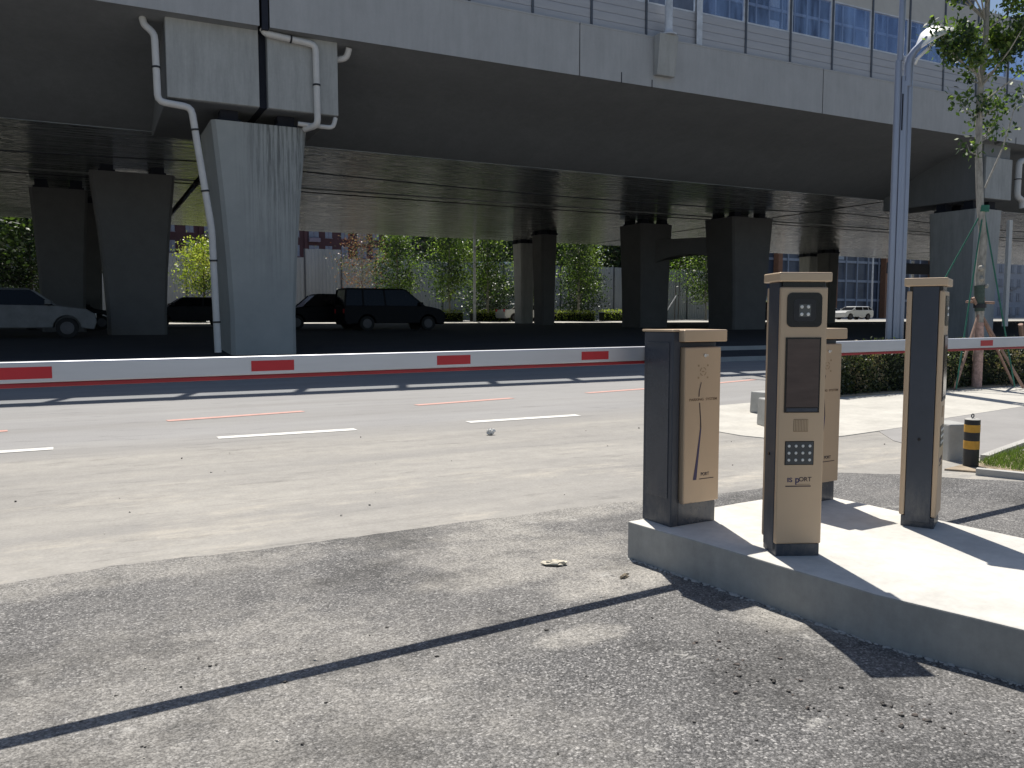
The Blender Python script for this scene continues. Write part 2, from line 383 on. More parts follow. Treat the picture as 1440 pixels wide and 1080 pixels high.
# coarse asphalt apron in front, uneven seam along the street
edge = [(-60, 5.05)]
x = -6.0
pts = [(-6, 4.95), (-.44, 4.99), (.2, 5.1), (1.0, 5.05), (2.0, 5.09), (3.5, 5.13), (4.7, 5.0), (5.96, 5.22), (6.45, 4.9), (6.75, 4.5), (7.3, 4.0), (9, 3.6), (60, 3.3)]
edge = []
for (a, ya), (b_, yb) in zip(pts, pts[1:]):
    k = max(2, int((b_-a)/.12)) if b_ < 20 else 2
    for i in range(k): edge.append((a+(b_-a)*i/k, ya+(yb-ya)*i/k+random.uniform(-.018, .018)))
edge.append((60, 3.3))
b = MB(); b.add([(x, -50, .004) for x, y in edge]+[(x, y, .004) for x, y in edge], [(i, i+1, len(edge)+i+1, len(edge)+i) for i in range(len(edge)-1)])
struct(b.build('asphalt_apron', m_coarse))
# side lane and pale pavement beyond the island
def flat(name, poly, z0, z1, m, bev=0):
    return struct(MB().prism(poly, z0, z1).build(name, m, bevel=bev))
flat('side_lane', [(7.9, 4.95), (9.3, 4.2), (60, 3.6), (60, 9.6), (14.0, 8.1), (10.643, 7.46), (9.364, 7.1), (8.6, 6.9), (8.1, 6.3), (7.85, 5.6)], -.02, .006, m_smooth)
pv = [(6.95+.35*(1-cos(a)) - .15, 7.95+1.1*sin(a)) for a in [R(-85+10*k) for k in range(0, 1)]][:0] + [(8.9, 10.1), (8.3, 9.85), (7.8, 9.5), (7.4, 9.05), (7.1, 8.6), (6.93, 8.2), (6.83, 7.8), (6.84, 7.4), (6.95, 7.12), (7.2, 6.92), (7.5, 6.84), (7.9, 6.82), (8.6, 6.92), (9.364, 7.05), (10.643, 7.4), (13.04, 7.82), (20, 8.5), (60, 9.5), (60, 10.3), (17.3, 10.3), (11.57, 10.2), (10.03, 10.25)]
flat('pavement', pv, -.02, .009, m_pave)
flat('planting_bed', [(11.75, 10.22), (17.3, 10.32), (60, 10.4), (60, 11.8), (11.75, 11.6)], -.02, .03, m_soil)
# lane paint
def dash(x0, y0, x1, y1, wdt, m, name):
    d = Vector((x1-x0, y1-y0, 0)); nn = Vector((-d.y, d.x, 0)).normalized()*wdt/2
    a = Vector((x0, y0, 0)); c = Vector((x1, y1, 0))
    return struct(MB().add([(a-nn)+Vector((0, 0, .005)), (c-nn)+Vector((0, 0, .005)), (c+nn)+Vector((0, 0, .005)), (a+nn)+Vector((0, 0, .005))], [(0, 1, 2, 3)]).build(name, m))
for a in ((-2.0, 10.0, -.351, 10.03), (1.32, 10.052, 2.958, 10.035), (4.495, 10.034, 6.228, 10.047), (-5.2, 9.98, -3.5, 10.0)): dash(*a, .185, m_white, 'lane_marking')
for a in ((-2.6, 11.7, -.9, 11.87), (.938, 12.03, 2.841, 12.33), (4.64, 12.373, 6.531, 12.70), (8.2, 12.93, 9.95, 13.22), (11.6, 13.55, 13.3, 14.0)): dash(*a, .17, m_pink, 'lane_marking')

# ---------------------------------------------------------------- viaduct
FY, FB, FT = 22.0, 8.70, 10.24      # face of the parapet: y, underside z, top z
SZ = 6.93                            # soffit height
via = thing('viaduct', 'long grey concrete road viaduct of two parallel decks crossing over the median', 'viaduct', (0, 0, 0))
X0, X1 = -90, 190
EXP = [-55.6, -25.6, 4.30, 34.3, 64.3, 94.3, 124.3, 154.3]
# one girder shell per span, so that the expansion joints stay open
def girder(x0, x1):
    sec = [(22.02, 10.2), (22.06, 8.73), (22.5, 8.62), (24.2, 8.28), (25.6, 7.75), (26.7, 7.2), (27.4, SZ)]
    b = MB(); n = len(sec)
    b.add([(x0, y, z) for y, z in sec]+[(x1, y, z) for y, z in sec], [(i+1, n+i+1, n+i, i) for i in range(n-1)])
    e = [(27.4, SZ), (36.05, SZ), (36.05, 10.2), (22.02, 10.2)]
    poly = sec + e[1:3]
    b.add([(x0, y, z) for y, z in poly], [tuple(range(len(poly)))]); b.add([(x1, y, z) for y, z in poly], [tuple(range(len(poly)))[::-1]])
    b.add([(x0, 36.05, SZ), (x1, 36.05, SZ), (x1, 36.05, 10.2), (x0, 36.05, 10.2)], [(0, 1, 2, 3)])
    return b
for a, c in zip([X0]+EXP, EXP+[X1]):
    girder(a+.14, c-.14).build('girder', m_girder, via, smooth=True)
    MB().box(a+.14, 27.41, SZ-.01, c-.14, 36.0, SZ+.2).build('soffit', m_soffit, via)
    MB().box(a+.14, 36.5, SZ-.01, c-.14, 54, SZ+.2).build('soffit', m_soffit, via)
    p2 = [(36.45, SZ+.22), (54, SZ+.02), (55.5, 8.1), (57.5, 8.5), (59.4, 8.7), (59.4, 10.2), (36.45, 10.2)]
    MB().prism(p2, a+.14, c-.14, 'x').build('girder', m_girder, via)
MB().box(X0, 36.0, 10.21, X1, 36.6, 10.3).build('gap_sun_blocker', m_joint, via)  # plate added over the deck gap to stop sunlight falling through
MB().box(X0, 22.1, 10.21, X1, 35.9, 10.26).build('road_deck', m_median, via)
MB().box(X0, 36.7, 10.21, X1, 59.2, 10.26).build('road_deck', m_median, via)
# parapet facing, split at its joints
cuts = sorted([X0, X1, 13.61, 23.85, 33.9, 44, 54.2, 64.3, 74.5, 84.6, 94.8, -5.6, -15.6, -25.6, -40, -60, 110, 130, 150])
segs = list(zip(cuts, cuts[1:]))
out = []
for a, c in segs:
    if a < 4.30 < c: out += [(a, 4.30-.11+.0), (4.30+.11, c)]
    else: out.append((a, c))
for a, c in out:
    g0 = .018
    MB().box(a+g0, FY, FB, c-g0, FY+.24 if False else FY+.016, FT-.02).build('parapet_panel', m_concrete, via)
    MB().box(a+g0, FY-.01, FT-.019, c-g0, FY+.35, FT+.03).build('parapet_coping', m_concrete, via)
MB().box(4.24, FY+.03, FB-.06, 4.40, FY+.5, FT).build('expansion_joint', m_joint, via)
for xx, h in ((15.14, .30), (16.31, .22), (35.2, .25)):
    MB().box(xx-.012, FY-.012, FB-.02, xx+.012, FY-.001, FB+h).build('drain_slot', m_joint, via)
# diaphragm blocks over the pier line: side shade painted by darker body, fronts paler
for xe in (4.30, 34.3, 64.3):
    if xe != 4.30:
        MB().box(xe-.55, 22.42, 6.38, xe+1.25, 27.3, 8.75).build('diaphragm', m_girder, via, bevel=.03)
        MB().box(xe-.54, 22.30, 6.39, xe+1.24, 22.415, 8.1).build('end_cover', m_block, via, bevel=.02)  # thin pale slab gives the block its lit front
        continue
    MB().box(xe-2.32, 22.42, 6.76, xe-.10, 27.3, 8.75).build('diaphragm', m_girder, via, bevel=.03)
    MB().box(xe-2.31, 22.30, 6.77, xe-.11, 22.415, 8.74).box(xe+.11, 22.30, 6.77, xe+1.94, 22.415, 8.74).build('end_cover', m_block, via, bevel=.02)
    MB().box(xe+.10, 22.42, 6.76, xe+1.95, 27.3, 8.75).build('diaphragm', m_girder, via, bevel=.03)
    MB().box(xe-.10, 22.5, 6.8, xe+.10, 27, 8.75).build('expansion_joint', m_joint, via)
# thin service cables slung below the decks
for (ya, za, xa, xb) in ((29.5, 6.55, -40, 120), (36.2, 6.78, -40, 120)):
    P = []
    for i in range(81):
        xx = xa+(xb-xa)*i/80; ph = ((xx-4.3) % 30)/30
        P.append((xx, ya, za - .25*4*ph*(1-ph)*(1 if ya < 30 else .2)))
    MB().tube(P, .025, 5).build('service_cable', m_bracket, via)

# piers
def pier(loc, wt, wb, dt, db, ztop, m, label):
    t = thing('bridge_pier', label, 'bridge pier', loc)
    ztop_b = ztop
    b = MB(); rings = []
    zs = [(-.6, 0), (1.5, 0), (ztop*.45, .18), (ztop*.7, .5), (ztop, 1.0)]
    for z, k in zs:
        a = (wb+(wt-wb)*k)/2; d = (db+(dt-db)*k)/2; c = .10
        rings.append([(-a+c, -d, z), (a-c, -d, z), (a, -d+c, z), (a, d-c, z), (a-c, d, z), (-a+c, d, z), (-a, d-c, z), (-a, -d+c, z)])
    vs = [v for r in rings for v in r]; fs = []
    for i in range(len(rings)-1):
        for k in range(8): k2 = (k+1) % 8; fs.append((i*8+k, i*8+k2, (i+1)*8+k2, (i+1)*8+k))
    fs.append(tuple(range((len(rings)-1)*8, len(rings)*8)))
    b.add(vs, fs); b.build('pier_shaft', m, t)
    for sx_ in (-.30, .30):
        for sy_ in (-.28, .28):
            MB().box(sx_*wt-.28, sy_*dt-.28, ztop+.002, sx_*wt+.28, sy_*dt+.28, ztop+.10).box(sx_*wt-.22, sy_*dt-.22, ztop+.101, sx_*wt+.22, sy_*dt+.22, SZ-.012 if ztop > 6.5 else SZ-.19).build('bearing', m_joint, t)
    return t
def drain(t, path, r=.085, seam=None):
    # rounded elbows
    P = [Vector(p) for p in path]; Q = [P[0]]
    for a, b_, c in zip(P, P[1:], P[2:]):
        u = (a-b_).normalized(); v = (c-b_).normalized(); e = min(.16, (a-b_).length*.45, (c-b_).length*.45)
        for k in (0, .33, .66, 1):
            Q.append((b_+u*e)*(1-k)**2 + b_*2*k*(1-k) + (b_+v*e)*k**2)
    Q.append(P[-1])
    o = MB().tube(Q, r, 12).build('drain_pipe', m_pipe, t, smooth=True)
    for a, b_ in zip(P, P[1:]):
        L = (b_-a).length
        if L < .8: continue
        k = max(1, int(L/1.3))
        for i in range(k):
            c = a+(b_-a)*((i+.5)/k); d = (b_-a).normalized()*.022
            MB().tube([c-d, c+d], r+.018, 12).build('pipe_clamp', m_bracket, o)
    return o
yc = 22.62+1.15
labs = ['wide stained concrete pier with a white drain pipe bending down its left edge', 'grey concrete pier with a drain pipe behind the staked young tree']
for i, xc in enumerate((4.25, 34.65)):
    t = pier((xc, yc, 0), 2.42 if i == 0 else 1.75, 1.70 if i == 0 else 1.62, 2.3, 2.1, 6.42 if i == 0 else 6.0, m_pier if i == 0 else m_block, labs[i])
    y0 = 22.25-yc
    if i == 1:
        drain(t, [(2.5, y0, 8.3), (1.25, y0, 8.05), (1.22, y0, 6.55), (1.60, y0, 6.45), (1.62, y0, 6.1)], .13)
        MB().box(1.12, y0+.2, 1.0, 1.34, y0+.34, 5.6).build('cable_duct', m_pipe, t)
        continue
    drain(t, [(-2.75, y0+.25, 8.62), (-2.72, y0+.2, 8.45), (-2.50, y0+.1, 8.25), (-2.48, y0, 6.62), (-1.72, y0, 6.56), (-1.58, y0+.02, 5.5), (-1.32, y0+.03, 3.6), (-1.25, y0+.05, .5)], .085)
    drain(t, [(.04, y0-.02, 8.72), (.10, y0-.05, 8.60), (1.38, y0-.05, 8.50), (1.40, y0-.05, 6.45), (1.15, y0+.35, 6.40)], .085)
    drain(t, [(.95, y0+.25, 6.50), (1.85, y0+.10, 6.45), (1.92, y0+.10, 6.72)], .06)
    drain(t, [(2.02, y0+.3, 8.30), (2.28, y0+.2, 8.35), (2.32, y0+.1, 8.60)], .085)
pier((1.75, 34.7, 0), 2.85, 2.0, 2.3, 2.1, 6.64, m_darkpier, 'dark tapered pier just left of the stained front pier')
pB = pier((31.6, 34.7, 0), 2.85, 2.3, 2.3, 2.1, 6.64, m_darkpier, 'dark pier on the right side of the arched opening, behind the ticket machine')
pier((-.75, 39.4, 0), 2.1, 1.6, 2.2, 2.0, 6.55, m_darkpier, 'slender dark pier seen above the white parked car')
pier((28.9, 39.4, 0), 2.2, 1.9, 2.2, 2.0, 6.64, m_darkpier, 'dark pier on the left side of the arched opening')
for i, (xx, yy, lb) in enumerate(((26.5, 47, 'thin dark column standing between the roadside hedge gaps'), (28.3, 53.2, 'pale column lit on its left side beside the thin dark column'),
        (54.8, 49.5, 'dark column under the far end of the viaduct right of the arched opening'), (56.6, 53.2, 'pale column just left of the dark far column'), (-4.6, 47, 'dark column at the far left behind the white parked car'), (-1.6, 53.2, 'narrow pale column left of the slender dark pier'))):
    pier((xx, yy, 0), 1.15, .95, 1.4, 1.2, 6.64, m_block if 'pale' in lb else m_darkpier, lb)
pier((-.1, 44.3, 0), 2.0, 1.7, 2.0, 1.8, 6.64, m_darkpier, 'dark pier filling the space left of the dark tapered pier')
# arched crossbeam joining the two dark piers
d = Vector((31.6-28.9, 34.7-39.4, 0)); L = d.length; dn = d.normalized(); cb = thing('crossbeam', 'dark arched crossbeam joining the two piers around the opening', 'beam', (28.9, 39.4, 0), math.atan2(d.y, d.x))
prof = [(.55, 5.75), (.55, 3.9)]+[(.85+(L-1.5)*k/10, 4.45+.42*math.sin(pi*k/10)**.7) for k in range(11)]+[(L-.5, 3.9), (L-.5, 5.75)]
MB().prism(prof[::-1], -.6, .6, 'y').build('beam_web', m_darkpier, cb)

# ---------------------------------------------------------------- noise barrier on the parapet
nb = thing('noise_barrier', 'grey noise barrier with glass windows along the top of the viaduct', 'noise barrier', (0, 0, 0))
B0, B1, B2, B3 = FT+.034, 11.32, 12.75, 13.80
px = [18.22+2.05*i for i in range(-26, 62)]
import itertools
for i, (a, c) in enumerate(zip(px, px[1:])):
    right = a >= 18.1
    yo = 22.12 if right else 22.17
    b = MB()
    nrib = 4
    for k in range(nrib):
        z0 = B0+(B1-B0)*k/nrib; z1 = B0+(B1-B0)*(k+1)/nrib
        b.prism([(yo, z0+.006), (yo+.1, z0), (yo+.1, z1), (yo, z1-.006), (yo-.006, z1-.05), (yo-.004, z0+.06)][::-1], a+.04, c-.04, 'x')
    near = -8 < a < 60
    b.build('lower_panel', m_panel, nb)
    if near or True:
        MB().box(a+.04, yo+.03, B1+.05, c-.04, yo+.045, B2-.04).build('glass_pane', m_tint if right else m_clear, nb)
        bb = MB(); bb.box(a+.04, yo-.002, B1, c-.04, yo+.08, B1+.05).box(a+.04, yo-.002, B2-.04, c-.04, yo+.08, B2)
        bb.box(a+.04, yo, B1+.05, a+.10, yo+.07, B2-.04).box(c-.10, yo, B1+.05, c-.04, yo+.07, B2-.04).build('window_frame', m_rail if right else m_rail, nb)
        MB().box(a+.04, yo, B2+.001, c-.04, yo+.08, B3).build('upper_panel', m_upper, nb)
for a in px[:100]:
    yo = 22.12 if a >= 18.1 else 22.17
    MB().box(a-.04, yo-.03, B0-.01, a+.04, yo+.14, B3+.03).box(a-.10, yo-.06, B0-.012, a+.10, yo+.02, B0+.03).build('barrier_post', m_post, nb)
MB().box(18.13, 22.0+.06, B0, 18.36, 22.085, B3).build('end_cover', m_rail, nb)

# lamp on the viaduct
t = thing('viaduct_lamp', 'white lamp pole on a concrete pedestal bolted to the viaduct parapet', 'street lamp', (16.72, 21.83, 0))
MB().hexa([(-.36, -.02, 9.05), (.36, -.02, 9.05), (.36, .16, 9.05), (-.36, .16, 9.05)], [(-.36, -.17, 10.30), (.36, -.17, 10.30), (.36, .16, 10.30), (-.36, .16, 10.30)]).build('pedestal', m_block, t, bevel=.02)
MB().tube([(.08, 0, 10.38), (.08, 0, 17.0)], [.13, .09], 14).build('pole', m_rail, t, smooth=True)
MB().tube([(.08, 0, 10.302), (.08, 0, 10.345)], .27, 12).tube([(.08, 0, 10.34), (.08, 0, 10.50)], [.17, .13], 12).build('base_flange', m_rail, t, smooth=True)
MB().tube([(.08, 0, 16.9), (.08, .6, 17.6), (.08, 1.9, 17.9)], .06, 8).build('arm', m_rail, t, smooth=True)

# ---------------------------------------------------------------- traffic island and machines
isl = [(2.755, 3.898), (2.86, 3.25), (2.965, 2.37), (3.124, 1.831), (3.40, .1), (3.75, -2.2), (5.35, -2.2), (4.78, .7), (4.43, 2.62), (4.345, 3.691), (4.325, 4.02), (3.5, 3.955)]
rag = []
random.seed(77)
for (a, ya), (c, yb) in zip(isl, isl[1:]+isl[:1]):
    k = max(1, int(math.hypot(c-a, yb-ya)/.16))
    for i in range(k): rag.append((a+(c-a)*i/k+random.uniform(-.004, .004), ya+(yb-ya)*i/k+random.uniform(-.004, .004)))
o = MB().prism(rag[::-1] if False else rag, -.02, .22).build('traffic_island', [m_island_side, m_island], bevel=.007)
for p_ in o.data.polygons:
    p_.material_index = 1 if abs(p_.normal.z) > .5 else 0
tag(o, 'pale raised concrete island carrying the gold ticket machines and barrier cabinets', 'traffic island')
b = MB()
for i in range(260):                                   # rough mortar lip along the foot of the island
    k = random.random(); 
    P = [(2.755, 3.898), (2.86, 3.25), (2.965, 2.37), (3.124, 1.831), (3.34, .5)]
    j = min(3, int(k*4)); f = k*4-j; xx = P[j][0]+(P[j+1][0]-P[j][0])*f; yy = P[j][1]+(P[j+1][1]-P[j][1])*f
    r = random.uniform(.003, .011); b.sphere((xx-random.uniform(-.004, .022), yy, .004), r, 6, 4, .5, (random.uniform(.8, 1.8), random.uniform(.8, 2.4), .6))
struct(b.build('mortar_crumbs', m_kerb, smooth=True), 'stuff')

def barrier_cabinet(loc, rz, label):
    t = thing('barrier_gate', label, 'barrier gate', loc, rz, 'barrier gates on the island')
    W, D = .34, .25
    # origin: front-left foot corner
    MB().box(.056, 0.004, 0, W-.003, .0185, .150).build('base_skirt', m_char2, t, bevel=.003)
    MB().box(0, .002, 0, .055, D, 1.098).box(.0551, .02, 0, W-.003, D, 1.04).build('cabinet_body', m_char, t, bevel=.005)
    MB().box(-.004, .03, .16, -.0005, D-.03, 1.04).build('side_cover', m_char2, t, bevel=.003)
    MB().box(.062, -.030, .130, .33, .018, 1.012).build('door', m_gold, t, bevel=.006)
    MB().box(.042, -.045, 1.043, .362, D+.012, 1.110).build('cap', m_goldcap, t, bevel=.006)
    MB().box(-.008, -.004, 1.099, .042, D+.012, 1.111).build('cap_trim', m_goldcap, t, bevel=.003)
    fy = -.0306
    dr = [x_ for x_ in kids(t) if x_.name.startswith('door')][0]
    MB().tube([(.205, fy+.002, .965), (.205, fy-.006, .965)], .010, 16).build('door_lock', m_steel, dr, smooth=True)
    MB().box(.2035, fy-.0075, .957, .2065, fy-.0058, .973).box(.219, fy-.002, .961, .232, fy, .964).box(.219, fy-.002, .968, .232, fy, .971).build('lock_highlight', m_dot, dr)  # white bars paint the highlight on the lock
    e = MB()
    for sx_ in (-1, 1):
        for sz_ in (-1, 1): e.box(.195+sx_*.034-.005, fy-.0006, .875+sz_*.034-.005, .195+sx_*.034+.005, fy, .875+sz_*.034+.005)
    for k in range(24):
        a = 2*pi*k/24; 
        if k % 6 in (0, 1): continue
        e.box(.195+.022*cos(a)-.003, fy-.0006, .875+.022*sin(a)-.002, .195+.022*cos(a)+.003, fy, .875+.022*sin(a)+.002)
    e.box(.187, fy-.0006, .872, .203, fy, .878)
    e.build('emblem', m_faint, dr)
    def seg(x0, z0, x1, z1, w0, w1): return [(x0-w0, fy-.0008, z0), (x0+w0, fy-.0008, z0), (x1+w1, fy-.0008, z1), (x1-w1, fy-.0008, z1)]
    l1 = MB(); 
    for q in (seg(.182, .815, .168, .765, .0025, .003), seg(.168, .765, .166, .735, .003, .0035), seg(.172, .700, .182, .60, .003, .0036), seg(.182, .60, .184, .555, .0036, .0045)):
        l1.add(q, [(3, 2, 1, 0)])
    l1.build('swoosh_line', m_ink, dr)
    MB().add(seg(.184, .555, .162, .380, .0045, .008), [(3, 2, 1, 0)]).add(seg(.162, .380, .145, .262, .008, .013), [(3, 2, 1, 0)]).build('swoosh_blade', m_navy, dr)
    text('PARKING  SYSTEM', .020, m_faint2, dr, (.200, fy, .718), sx=1.28, bold=.0002)
    text('PORT', .026, m_ink, dr, (.222, fy, .290), sx=.95, bold=.0004)
    MB().box(.178, fy-.0008, .262, .288, fy, .2665).build('underline', m_ink, dr)
    # drive shaft and hub at the back that holds the arm
    MB().box(.06, D, .88, .20, D+.012, 1.03).build('hub_plate', m_char2, t, bevel=.003)
    return t
RZ = R(4.5)
cabA = barrier_cabinet((2.886, 3.665, .22), R(3), 'gold and charcoal barrier cabinet at the left island corner, arm lowered to the left')
cabB = dup(cabA, (3.950, 3.745, .22), R(3), 'gold and charcoal barrier cabinet half hidden behind the central ticket machine, arm lowered right')

def boom(cab, loc, rz, sign, label, marks, gap):
    d_ = Vector((loc[0]-cab.location.x, loc[1]-cab.location.y, 0)); a_ = -cab.rotation_euler.z
    lx, ly = d_.x*cos(a_)-d_.y*sin(a_), d_.x*sin(a_)+d_.y*cos(a_)
    x0, x1 = (gap, 5.2); s = sign
    def bx(a, c, y0, z0, y1, z1):
        lo, hi = sorted((s*a, s*c)); return (lo, y0, z0, hi, y1, z1)
    t = MB().box(*bx(x0, x1, -.022, 0, .022, .082)).build('barrier_arm', m_boom, cab, bevel=.006, loc=(lx, ly, loc[2]-cab.location.z))
    t.rotation_euler = (0, 0, rz+a_); t['label'] = label
    MB().box(*bx(x0+.01, x1-.01, -.017, -.018, .017, -.001)).build('rubber_edge', m_rubber_red, t, bevel=.004)
    for a, c in marks:
        MB().box(*bx(a, c, -.0232, .016, -.0222, .062)).build('reflector', m_red, t)
    MB().tube([(s*(x0-.10), .0, .035), (s*(x0-.10), -.09, .035)], .03, 14).box(*bx(x0-.15, x0, -.02, .0, .02, .078)).build('pivot_hub', m_char2, t)
boom(cabA, (2.90, 3.965, 1.147), R(5), -1, 'long white arm with red reflectors reaching left across the exit',
     [(.275, .465), (1.17, 1.36), (2.08, 2.27), (3.035, 3.225), (3.95, 4.14)], -.14)
boom(cabB, (4.25, 4.075, 1.150), R(5), 1, 'long white arm with red reflectors reaching right past the hedge',
     [(.295+.95, .475+.95), (2.215, 2.40), (3.15, 3.34), (4.1, 4.29)], -.02)

def kiosk(loc, rz, label):
    t = thing('ticket_machine', label, 'ticket machine', loc, rz, 'tall ticket machines on the island')
    W, D = .232, .19; T = 1.395       # origin: front-left foot corner, front is -Y
    MB().box(.008, .010, 0, W-.004, D-.010, .062).build('base_skirt', m_char, t, bevel=.003)
    MB().box(-.001, .030, .03, W+.001, D-.03, 1.349).build('side_panel', m_char, t, bevel=.003)
    b = MB(); b.box(0, 0, .064, W, .028, 1.325)
    b.build('front_shell', m_gold, t, bevel=.007)
    MB().box(0, D-.028, .064, W, D, 1.325).build('rear_shell', m_gold, t, bevel=.007)
    MB().box(.012, .012, 1.326, W-.012, D-.012, 1.349).build('neck', m_black, t)
    MB().box(-.014, -.014, 1.350, W+.014, D+.014, T).build('cap', m_goldcap, t, bevel=.006)
    f = -.001
    def rr(x0, z0, x1, z1, r, y, n=6):
        P = []
        for cx, cz, a0 in ((x1-r, z0+r, -90), (x1-r, z1-r, 0), (x0+r, z1-r, 90), (x0+r, z0+r, 180)):
            for k in range(n+1):
                a = R(a0+90*k/n); P.append((cx+r*cos(a), cz+r*sin(a)))
        return P
    fs = [x_ for x_ in kids(t) if x_.name.startswith('front_shell')][0]
    w1 = MB().prism(rr(.030, 1.132, .202, 1.298, .026, 0)[::-1], -.0035, .004, 'y').build('camera_window', m_black, t)
    MB().prism(rr(.062, 1.160, .172, 1.268, .02, 0)[::-1], -.0048, -.0036, 'y').build('inner_bezel', M('bezel_black', (.015, .015, .02), .3), w1)
    MB().box(.088, -.0062, 1.182, .146, -.0049, 1.242).build('light_board', M('board_grey', (.10, .105, .10), .5), w1)
    for sx_ in (.101, .133):
        for sz_ in (1.194, 1.230): MB().tube([(sx_, -.0063, sz_), (sx_, -.0095, sz_)], [.0085, .006], 12).build('light_dot', m_dot, w1, smooth=True)
    s1 = MB().box(.028, -.0042, .716, .202, .002, 1.082).build('display_frame', m_black, t)
    MB().box(.036, -.0058, .744, .194, -.0043, 1.075).build('display', m_screen, s1)
    MB().box(.038, -.0056, .722, .192, -.0043, .738).box(.108, -.0075, .727, .114, -.0056, .733).build('lower_bezel', m_char, s1)
    sp = MB()
    sp.box(.078, -.0012, .622, .150, .001, .684); spo = sp.build('speaker_grille', m_faint, t)
    g_ = MB()
    for i in range(9): g_.box(.081+i*.0077, -.0022, .626, .0845+i*.0077, -.0013, .680)
    g_.build('grille_bars', m_gold, spo)
    k = MB().box(.042, -.003, .462, .178, .001, .572).build('keypad', M('keypad_grey', (.055, .06, .065), .4), t)
    MB().box(.038, -.0018, .458, .182, .0012, .576).build('keypad_surround', m_black, t)
    for i in range(4):
        for j in range(3):
            MB().tube([(.058+i*.0345, -.0031, .483+j*.0345), (.058+i*.0345, -.006, .483+j*.0345)], [.0075, .0055], 10).build('key', m_dot, k, smooth=True)
    text('IS', .030, m_navy, t, (.066, -.0004, .383), sx=1.25, bold=.0008)
    text('p', .046, m_navy, t, (.104, -.0004, .385), sx=1.0, bold=.0010)
    text('ORT', .030, m_ink, t, (.143, -.0004, .386), sx=1.05, bold=.0004)
    MB().box(.045, -.0008, .350, .172, -.0001, .3555).build('underline', m_ink, t)
    MB().box(.095, -.0008, .361, .168, -.0001, .363).build('underline', m_faint2, t)
    MB().tube([(-.0012, .10, .50), (-.006, .10, .50)], .008, 10).build('side_lock', m_black, t)
    return t
kA = kiosk((2.985, 2.973, .22), R(-24), 'gold ticket machine in the centre facing the camera with camera window, screen and keypad')
kB = dup(kA, (4.168, 2.953, .22), R(30), 'gold ticket machine standing at the right, turned to show its charcoal side panel')

# ---------------------------------------------------------------- small street things
def striped_bollard(loc):
    t = thing('bollard', 'black and yellow striped bollard with a ring on top beside the grass', 'bollard', loc)
    yb = M('bollard_yellow', (.62, .33, .04), .5, var=.2, scale=12); bk = M('bollard_black', (.02, .022, .025), .5, var=.3, scale=12)
    zs = [0, .19, .27, .345, .405, .45]; r = .067
    MB().tube([(0, 0, -.05), (0, 0, .452)], r, 24).build('pipe', bk, t, smooth=True)
    for z0, z1 in ((.178, .255), (.335, .405)):
        MB().tube([(0, 0, z0), (0, 0, z1)], r+.0015, 24).build('yellow_band', yb, t, smooth=True)
    MB().tube([(0, 0, .452), (0, 0, .462)], [r, .05], 24).build('top_cap', m_kerb, t, smooth=True)
    MB().tube([(.018*cos(a), 0, .485+.018*sin(a)) for a in [2*pi*k/12 for k in range(13)]], .005, 6, False).build('lifting_ring', m_char2, t)
    return t
striped_bollard((7.31, 4.85, 0))
def conc(loc, w_, d_, h_, rz, label):
    o = MB().hexa([(-w_/2, -d_/2, -.02), (w_/2, -d_/2, -.02), (w_/2, d_/2, -.02), (-w_/2, d_/2, -.02)],
                  [(-w_/2*.93, -d_/2*.93, h_), (w_/2*.93, -d_/2*.93, h_), (w_/2*.93, d_/2*.93, h_), (-w_/2*.93, d_/2*.93, h_)]).build('concrete_block', M('block_concrete', (.42, .42, .40), .85, bmp=.4), bevel=.015, loc=loc)
    o.rotation_euler = (0, 0, rz)
    return tag(o, label, 'concrete block', 'concrete blocks at the pavement edge')
conc((8.78, 9.02, .03), .30, .30, .29, R(10), 'farther of two small grey concrete blocks left of the ticket machine')
conc((7.83, 7.86, .03), .34, .34, .33, R(-20), 'nearer of two small grey concrete blocks left of the ticket machine')
conc((7.60, 5.28, 0), .24, .34, .36, R(-20), 'grey concrete block between the right ticket machine and the striped bollard')
# grass corner
flat('verge_soil', [(6.95, 4.86), (7.15, 4.58), (7.3, 4.1), (9.5, 3.9), (60, 3.7), (60, 5.4), (9.4, 5.35), (7.9, 4.98), (7.4, 4.95)], -.02, .016, m_soil)
ke = thing('verge_kerb', 'thin pale kerb edging around the small grass verge', 'kerb')
kp = [(7.02, 4.60), (7.18, 4.25), (7.5, 4.0), (9.5, 3.78), (30, 3.6)]
kp2 = [(7.75, 5.0), (8.3, 5.18), (9.2, 5.45), (12, 5.7), (30, 5.9)]
for P in (kp, kp2):
    b = MB()
    for (a, ya), (c, yb) in zip(P, P[1:]):
        dv = Vector((c-a, yb-ya, 0)).normalized(); nn = Vector((-dv.y, dv.x, 0))*.04
        A_ = Vector((a, ya, 0)); C_ = Vector((c, yb, 0))
        b.hexa([A_-nn-Vector((0, 0, .02)), C_-nn-Vector((0, 0, .02)), C_+nn-Vector((0, 0, .02)), A_+nn-Vector((0, 0, .02))], [A_-nn+Vector((0, 0, .06)), C_-nn+Vector((0, 0, .06)), C_+nn+Vector((0, 0, .06)), A_+nn+Vector((0, 0, .06))])
    b.build('edging', m_kerb, ke)
b = MB()
for i in range(9000):
    x_ = 7.35+abs(random.gauss(0, 1.5)); y_ = random.uniform(4.1, 5.3)
    if x_ < 7.6 and (y_ > 4.9 or y_ < 4.35): continue
    if y_ > 4.95+(x_-7.75)*.28: continue
    if y_ < 4.22-(x_-7.3)*.12: continue
    h = random.uniform(.02, .075); a = random.uniform(0, pi); lx, ly = random.gauss(0, .02), random.gauss(0, .02)
    b.cur = 0
    b.add([(x_-.004*cos(a), y_-.004*sin(a), .034), (x_+.004*cos(a), y_+.004*sin(a), .034), (x_+lx, y_+ly, .034+h)], [(0, 1, 2)])
